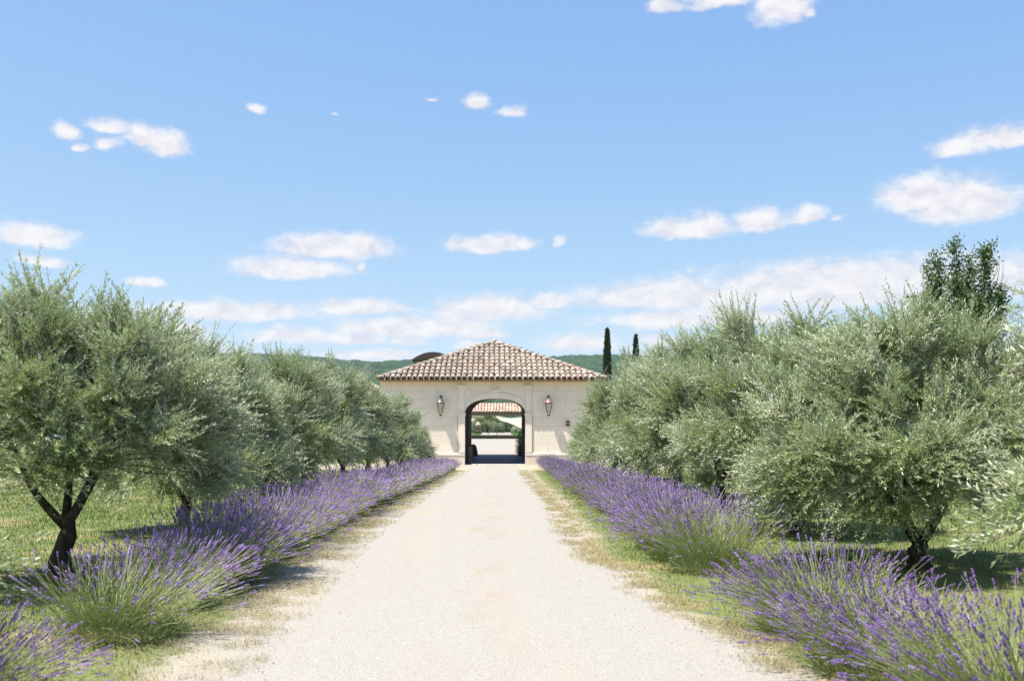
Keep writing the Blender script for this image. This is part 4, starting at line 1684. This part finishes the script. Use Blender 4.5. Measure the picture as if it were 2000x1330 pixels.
# leafy dark tree behind the right-hand olives
def dark_tree():
    x, _, zt = at(1893, 474, 26)
    r = np.random.default_rng(77)
    root = empty('poplar_tree', (x, 26, 0))
    tag(root, 'dark green tree with bare twigs rising behind the right olives', 'tree')
    w, lv = Geo(), Geo()
    w.tubes(np.array([[(0, 0, -.1), (.03, 0, 1.5), (0, 0, 3.2)]]), np.array([[.16, .12, .09]]), 9)
    stems = [(-.95, .1, 6.05), (-.70, .3, 6.35), (-.30, .2, zt), (-.1, -.2, 6.2), (.42, -.1, zt - .10), (.55, .2, 6.2), (-.5, -.4, 5.6), (.15, .5, 5.6), (0.0, -.5, 5.3), (-1.2, .3, 5.35), (.6, -.4, 5.3), (-.9, -.3, 5.0)]
    for i, (ex, ey, ez) in enumerate(stems):
        t = np.linspace(0, 1, 12)[:, None]
        s = np.array((0, 0, 2.2 + .1 * i)); e = np.array((ex, ey, ez))
        c = np.array((ex * .75, ey * .75, (2.4 + ez) / 2 - .3))
        P = (1 - t) ** 2 * s + 2 * (1 - t) * t * c + t ** 2 * e
        w.tubes(P[None], np.linspace(.05, .008, 12)[None], 5)
        n = 58
        tt = .25 + .75 * r.random(n)
        base = np.stack([np.interp(tt, t[:, 0], P[:, k]) for k in range(3)], -1)
        dr = unit(r.normal(size=(n, 3)) * .8 + np.array((ex * .4, ey * .4, .9)))
        ln = .22 + .46 * r.random(n) * (1.15 - tt)
        tw = np.stack([base, base + dr * (ln * .5)[:, None], base + dr * ln[:, None] + np.array((0, 0, .03))], 1)
        w.tubes(tw, np.array([.006, .004, .002])[None] * np.ones((n, 1)), 3, cap=False)
        m_ = 34
        ti = r.random((n, m_))
        pos = base[:, None] + dr[:, None] * (ln[:, None] * ti)[..., None] + r.normal(size=(n, m_, 3)) * .075
        dl = unit(dr[:, None] * .4 + r.normal(size=(n, m_, 3)))
        nn = unit(r.normal(size=(n * m_, 3)) + np.array((0, 0, .8)))
        lv.leaves(pos.reshape(-1, 3), dl.reshape(-1, 3), nn, .085 * (.6 + .6 * r.random(n * m_)), .058 * (.6 + .6 * r.random(n * m_)), r.random(n * m_) * .95)
    for k in range(14):   # bare twigs on the right
        a = .75 + .55 * r.random()
        s = np.array((.55 + .1 * r.normal(), .1 * r.normal(), 4.3 + 1.3 * r.random()))
        L = .7 + .6 * r.random()
        e = s + np.array((L * math.cos(a) * .8, .1 * r.normal(), L * math.sin(a)))
        mth = (s + e) / 2 + np.array((.06, 0, -.05))
        w.tubes(np.array([[s, mth, e]]), np.array([[.010, .006, .002]]), 4)
    w.obj('trunk', M['bark'], root, True)
    lv.obj('crown', M['dark_leaf'], root)


dark_tree()


# shrubs in the garden and by the wall
def shrub(x, y, z, r0, h, seed, label, mat='shrub_leaf', n=1600, leaf=.09):
    r = np.random.default_rng(seed)
    root = empty('shrub', (x, y, z))
    tag(root, label, 'shrub')
    w, lv = Geo(), Geo()
    k = 16
    a = r.random(k) * 6.28
    e = np.stack([np.cos(a) * r0 * .6, np.sin(a) * r0 * .6, h * (.5 + .4 * r.random(k))], -1)
    P = np.stack([np.zeros((k, 3)), e * .5 + np.array((0, 0, .05)), e], 1)
    w.tubes(P, np.array([.02, .014, .006])[None] * np.ones((k, 1)), 4)
    d = rand_dirs(n, r)
    d[:, 2] = np.abs(d[:, 2])
    rr = r.random(n) ** .4 * (1 + .25 * np.sin(d[:, 0] * 7 + seed) * np.cos(d[:, 1] * 6))
    p = d * rr[:, None] * np.array((r0, r0, h))
    lv.leaves(p, unit(d + r.normal(size=(n, 3)) * .7 + np.array((0, 0, .3))), unit(r.normal(size=(n, 3)) + np.array((0, 0, .6))), leaf * (.6 + .7 * r.random(n)), leaf * .45 * (.6 + .7 * r.random(n)), r.random(n) * .95)
    w.obj('stem', M['bark'], root, True)
    lv.obj('foliage', M[mat], root)


shrub(2.05, 76.5, .42, .45, 1.75, 1, 'dark shrub standing at the right side of the far archway', 'cypress', 2500, .12)
for (px, d, r0, h, sd, lab, mt) in (
        (938, 132, 1.5, 1.9, 11, 'blue-green shrub behind the stone pillar', 'dark_leaf'),
        (975, 138, 1.7, 1.7, 12, 'dark shrub behind the garden path', 'dark_leaf'),
        (992, 142, 1.6, 2.3, 13, 'bright green shrub left of the pavilion', 'shrub_leaf'),
        (1012, 124, .8, .9, 14, 'greyish low shrub right of the pavilion', 'olive_leaf'),
        (1024, 130, 1.5, 2.1, 15, 'leafy shrub under the right end of the shade sail', 'shrub_leaf'),
        (912, 130, 1.6, 2.4, 16, 'tall shrub at the left end of the garden', 'dark_leaf')):
    shrub(at(px, 0, d)[0], d, 2.25, r0, h, sd, lab, mt, 2600, .16)
shrub(at(1111, 0, 58.6)[0], 58.6, .02, .28, .42, 21, 'small bright green tuft at the foot of the right wall', 'shrub_leaf', 900, .06)


# ------------------------------------------------------------------ lavender
def lavender(seed, n=640, hi=True, rad=.62, h=.54, bias=(.36, 0), bloom=.9):
    """one bush: (foliage mesh, blossom mesh); bias: where the stems lean"""
    r = np.random.default_rng(seed)
    fo, fl = Geo(), Geo()
    a = r.random(n) * 6.283
    q = r.random(n) ** .62
    th = q * R(66)
    aj = a + r.normal(size=n) * .5
    qb = .36 * r.random(n) ** .6
    bx0 = np.stack([np.cos(aj) * qb, np.sin(aj) * qb, .07 + .08 * r.random(n)], -1)
    d = unit(np.stack([np.sin(th) * np.cos(a) + bias[0] * (1 - .3 * q), np.sin(th) * np.sin(a) + bias[1], np.cos(th)], -1) + r.normal(size=(n, 3)) * .15)
    ln = h * (.62 + .46 * r.random(n)) * (1.0 + .22 * q) * (1 + .10 * np.sin(a * 3 + seed))
    ts = np.array([0, .4, .75, 1.0])
    P = bx0[:, None] + d[:, None] * (ln[:, None] * ts)[..., None]
    P[:, :, 2] += (.05 * np.sin(np.pi * ts * .5))[None] - (.13 * q * r.random(n))[:, None] * ts[None] ** 2 * ln[:, None]
    tone = r.random(n) * .7 + .25
    sides = 3
    thick = .0018 if hi else .0028
    fo.tubes(P, np.array([1.2, 1.0, .9, .7])[None] * thick * np.ones((n, 1)), sides, tone, cap=False)
    # leafy mound of narrow leaves at the base of the stems
    m_ = 2600 if hi else 1100
    a2 = r.random(m_) * 6.283
    q2 = r.random(m_) ** .5
    z2 = .03 + .27 * (1 - q2 ** 2) * r.random(m_)
    p = np.stack([np.cos(a2) * q2 * .42 * rad / .62, np.sin(a2) * q2 * .42 * rad / .62, z2], -1)
    dl = unit(np.stack([np.cos(a2) * q2 * .9 + bias[0] * .4, np.sin(a2) * q2 * .9, .8 + 0 * a2], -1) + r.normal(size=(m_, 3)) * .35)
    k = 1.0 if hi else 1.6
    fo.leaves(p, dl, unit(r.normal(size=(m_, 3))), .11 * (.6 + .7 * r.random(m_)) * k ** .5, .008 * k * (.7 + .5 * r.random(m_)), r.random(m_) * .55)
    # flower spikes
    b = r.random(n) < bloom
    Pb, db = P[b], unit(P[b][:, 3] - P[b][:, 2])
    nb = len(Pb)
    sl = (.034 + .032 * r.random(nb))
    if hi:
        ts = np.array([-.55, -.5, -.35, -.3, 0, .10, .22, .30, .42, .50, .62, .70, .82, .90, 1.0])
        rr = np.array([.3, .75, .7, .2, .35, 1., 1.05, .62, 1.05, .62, 1.0, .55, .8, .4, .1])
        sd_ = 5
    else:
        ts = np.array([-.3, .05, .35, .7, 1.0])
        rr = np.array([.3, 1.0, 1.1, .85, .1])
        sd_ = 3
    base = Pb[:, 3] - db * (sl * .15)[:, None]
    SP = base[:, None] + db[:, None] * (sl[:, None] * ts)[..., None]
    SP = SP + r.normal(size=SP.shape) * (.0010 if hi else .0)
    wid = (.0056 if hi else .0066) * (.8 + .45 * r.random(nb))
    ton = np.clip(r.normal(.5, .24, nb), 0, 1)
    fl.tubes(SP, rr[None] * wid[:, None] * (1 + (.16 * r.normal(size=(nb, len(rr))) if hi else 0)), sd_, ton)
    if hi:   # open florets standing off the spike
        kf = 7
        ti = r.random((nb, kf)) * .95
        pos = base[:, None] + db[:, None] * (sl[:, None] * ti)[..., None]
        od = unit(r.normal(size=(nb, kf, 3)) + db[:, None] * .5)
        fl.leaves(pos.reshape(-1, 3), od.reshape(-1, 3), unit(r.normal(size=(nb * kf, 3))), np.full(nb * kf, .012), np.full(nb * kf, .008), np.clip(np.repeat(ton, kf) + r.normal(size=nb * kf) * .2 + .12, 0, 1))
    return fo.mesh('foliage', M['lav_green']), fl.mesh('blossom', M['lav_flower'])


LAV_HI = [lavender(900 + k, 820, True, bloom=b) for k, b in enumerate((.76, .66, .80))]
LAV_SPARSE = lavender(950, 640, True, bloom=.42, h=.55)
LAV_LO = [lavender(970 + k, 860, False, bloom=.70) for k in range(4)]
LAV_PALE = lavender(990, 420, False, bloom=.45, h=.60)


def place_lav(kind, x, y, s, sz, rz, label, group, deep=1.0):
    fo, fl = kind
    root = empty('lavender_bush', (x, y, float(ground_z(np.array([x]), np.array([y]))[0])), rz)
    root.scale = (s, s, s * sz)
    tag(root, label, 'lavender bush', group)
    link('foliage', fo, root)
    b = link('blossom', fl, root)
    b.color = (deep * .98, deep * .92, deep, 1)


def lav_labels(side, ys, trees):
    """a label for every bush from the olive it stands beside"""
    ty = [t[2] for t in trees]
    names = {'left': ['the cut-off left olive', 'the big forked olive', 'the second left olive', 'the third left olive', 'the fourth left olive', 'the fifth left olive', 'the sixth left olive', 'the last left olive but one', 'the smallest left olive'],
             'right': ['the blurred right olive', 'the dark-hearted right olive', 'the second whole right olive', 'the bare-trunked right olive', 'the tallest right olive', 'the wide sage olive', 'the upright sage olive', 'the last right olive but one', 'the small silvery end olive']}[side]
    out, cnt = [], {}
    for y in ys:
        i = int(np.argmin([abs(y - t) for t in ty]))
        off = y - ty[i]
        w = 'level with' if abs(off) < .61 else ('just beyond' if 0 < off < 1.82 else ('well beyond' if off > 0 else ('just before' if off > -1.82 else 'well before')))
        key = (w, i)
        cnt[key] = cnt.get(key, 0) + 1
        extra = '' if cnt[key] == 1 else ', farther of two' if cnt[key] == 2 else ', farthest of three'
        out.append(f'lavender bush in the {side} border, {w} {names[i]}{extra}')
    return out


ly = [5.75, 8.1, 9.55, 10.95] + list(np.arange(12.2, 50.5, 1.2))
LX = lambda y: float(np.interp(y, [5.7, 8.1, 11, 17, 24, 34, 45, 54], [-3.15, -3.05, -3.15, -3.25, -3.1, -2.85, -2.5, -2.3]))
labs = lav_labels('left', ly, LEFT_TREES)
labs[0] = 'purple lavender clump cut off by the bottom left corner'
labs[1] = 'sparse green lavender bush with few flowers, second from the bottom left corner'
for k, y in enumerate(ly):
    kind = LAV_SPARSE if k == 1 else (LAV_HI[k % 3] if y < 21 else LAV_LO[k % 4])
    s = random.uniform(.95, 1.18) * np.interp(y, [6, 14, 30, 47], [1, 1, 1, .74])
    place_lav(kind, LX(y) + random.uniform(-.07, .07), y + random.uniform(-.1, .1), s, random.uniform(.95, 1.1) * np.interp(y, [5.7, 8.1, 10, 13], [.74, .84, .92, 1]), random.uniform(-.5, .5), labs[k], 'lavender bushes along the left of the drive', .72 if k == 0 else .95)
ry = [5.5, 6.9, 8.3] + list(np.arange(11.9, 56.5, 1.2))
RX_ = lambda y: float(np.interp(y, [5.5, 6.9, 8.3, 11, 14, 20, 30, 45, 57], [2.95, 2.70, 2.72, 2.62, 2.6, 2.75, 2.8, 2.85, 2.95]))
labs = lav_labels('right', ry, RIGHT_TREES)
labs[0] = 'blurred lavender clump cut off by the bottom right corner'
labs[1] = 'big deep purple lavender bush second from the bottom right corner'
labs[2] = 'deep purple lavender bush at the near side of the grassy gap in the right border'
labs[3] = 'pale loose lavender bush at the far side of the grassy gap in the right border'
labs[-1] = 'grey faded lavender clump against the right gatehouse plinth'
for k, y in enumerate(ry):
    kind = LAV_PALE if k == len(ry) - 1 else (LAV_SPARSE if k == 3 else (LAV_HI[(k + 1) % 3] if y < 21 else LAV_LO[k % 4]))
    s = random.uniform(.95, 1.18) * np.interp(y, [6, 9, 14, 30, 45], [1.08, 1.08, 1, 1, .76])
    place_lav(kind, RX_(y) + random.uniform(-.07, .07), y + random.uniform(-.1, .1), s, random.uniform(.95, 1.1) * np.interp(y, [5.7, 8.5, 11, 14], [.76, .78, .88, 1]), math.pi + random.uniform(-.5, .5), labs[k], 'lavender bushes along the right of the drive', .70 if k < 3 else .95)
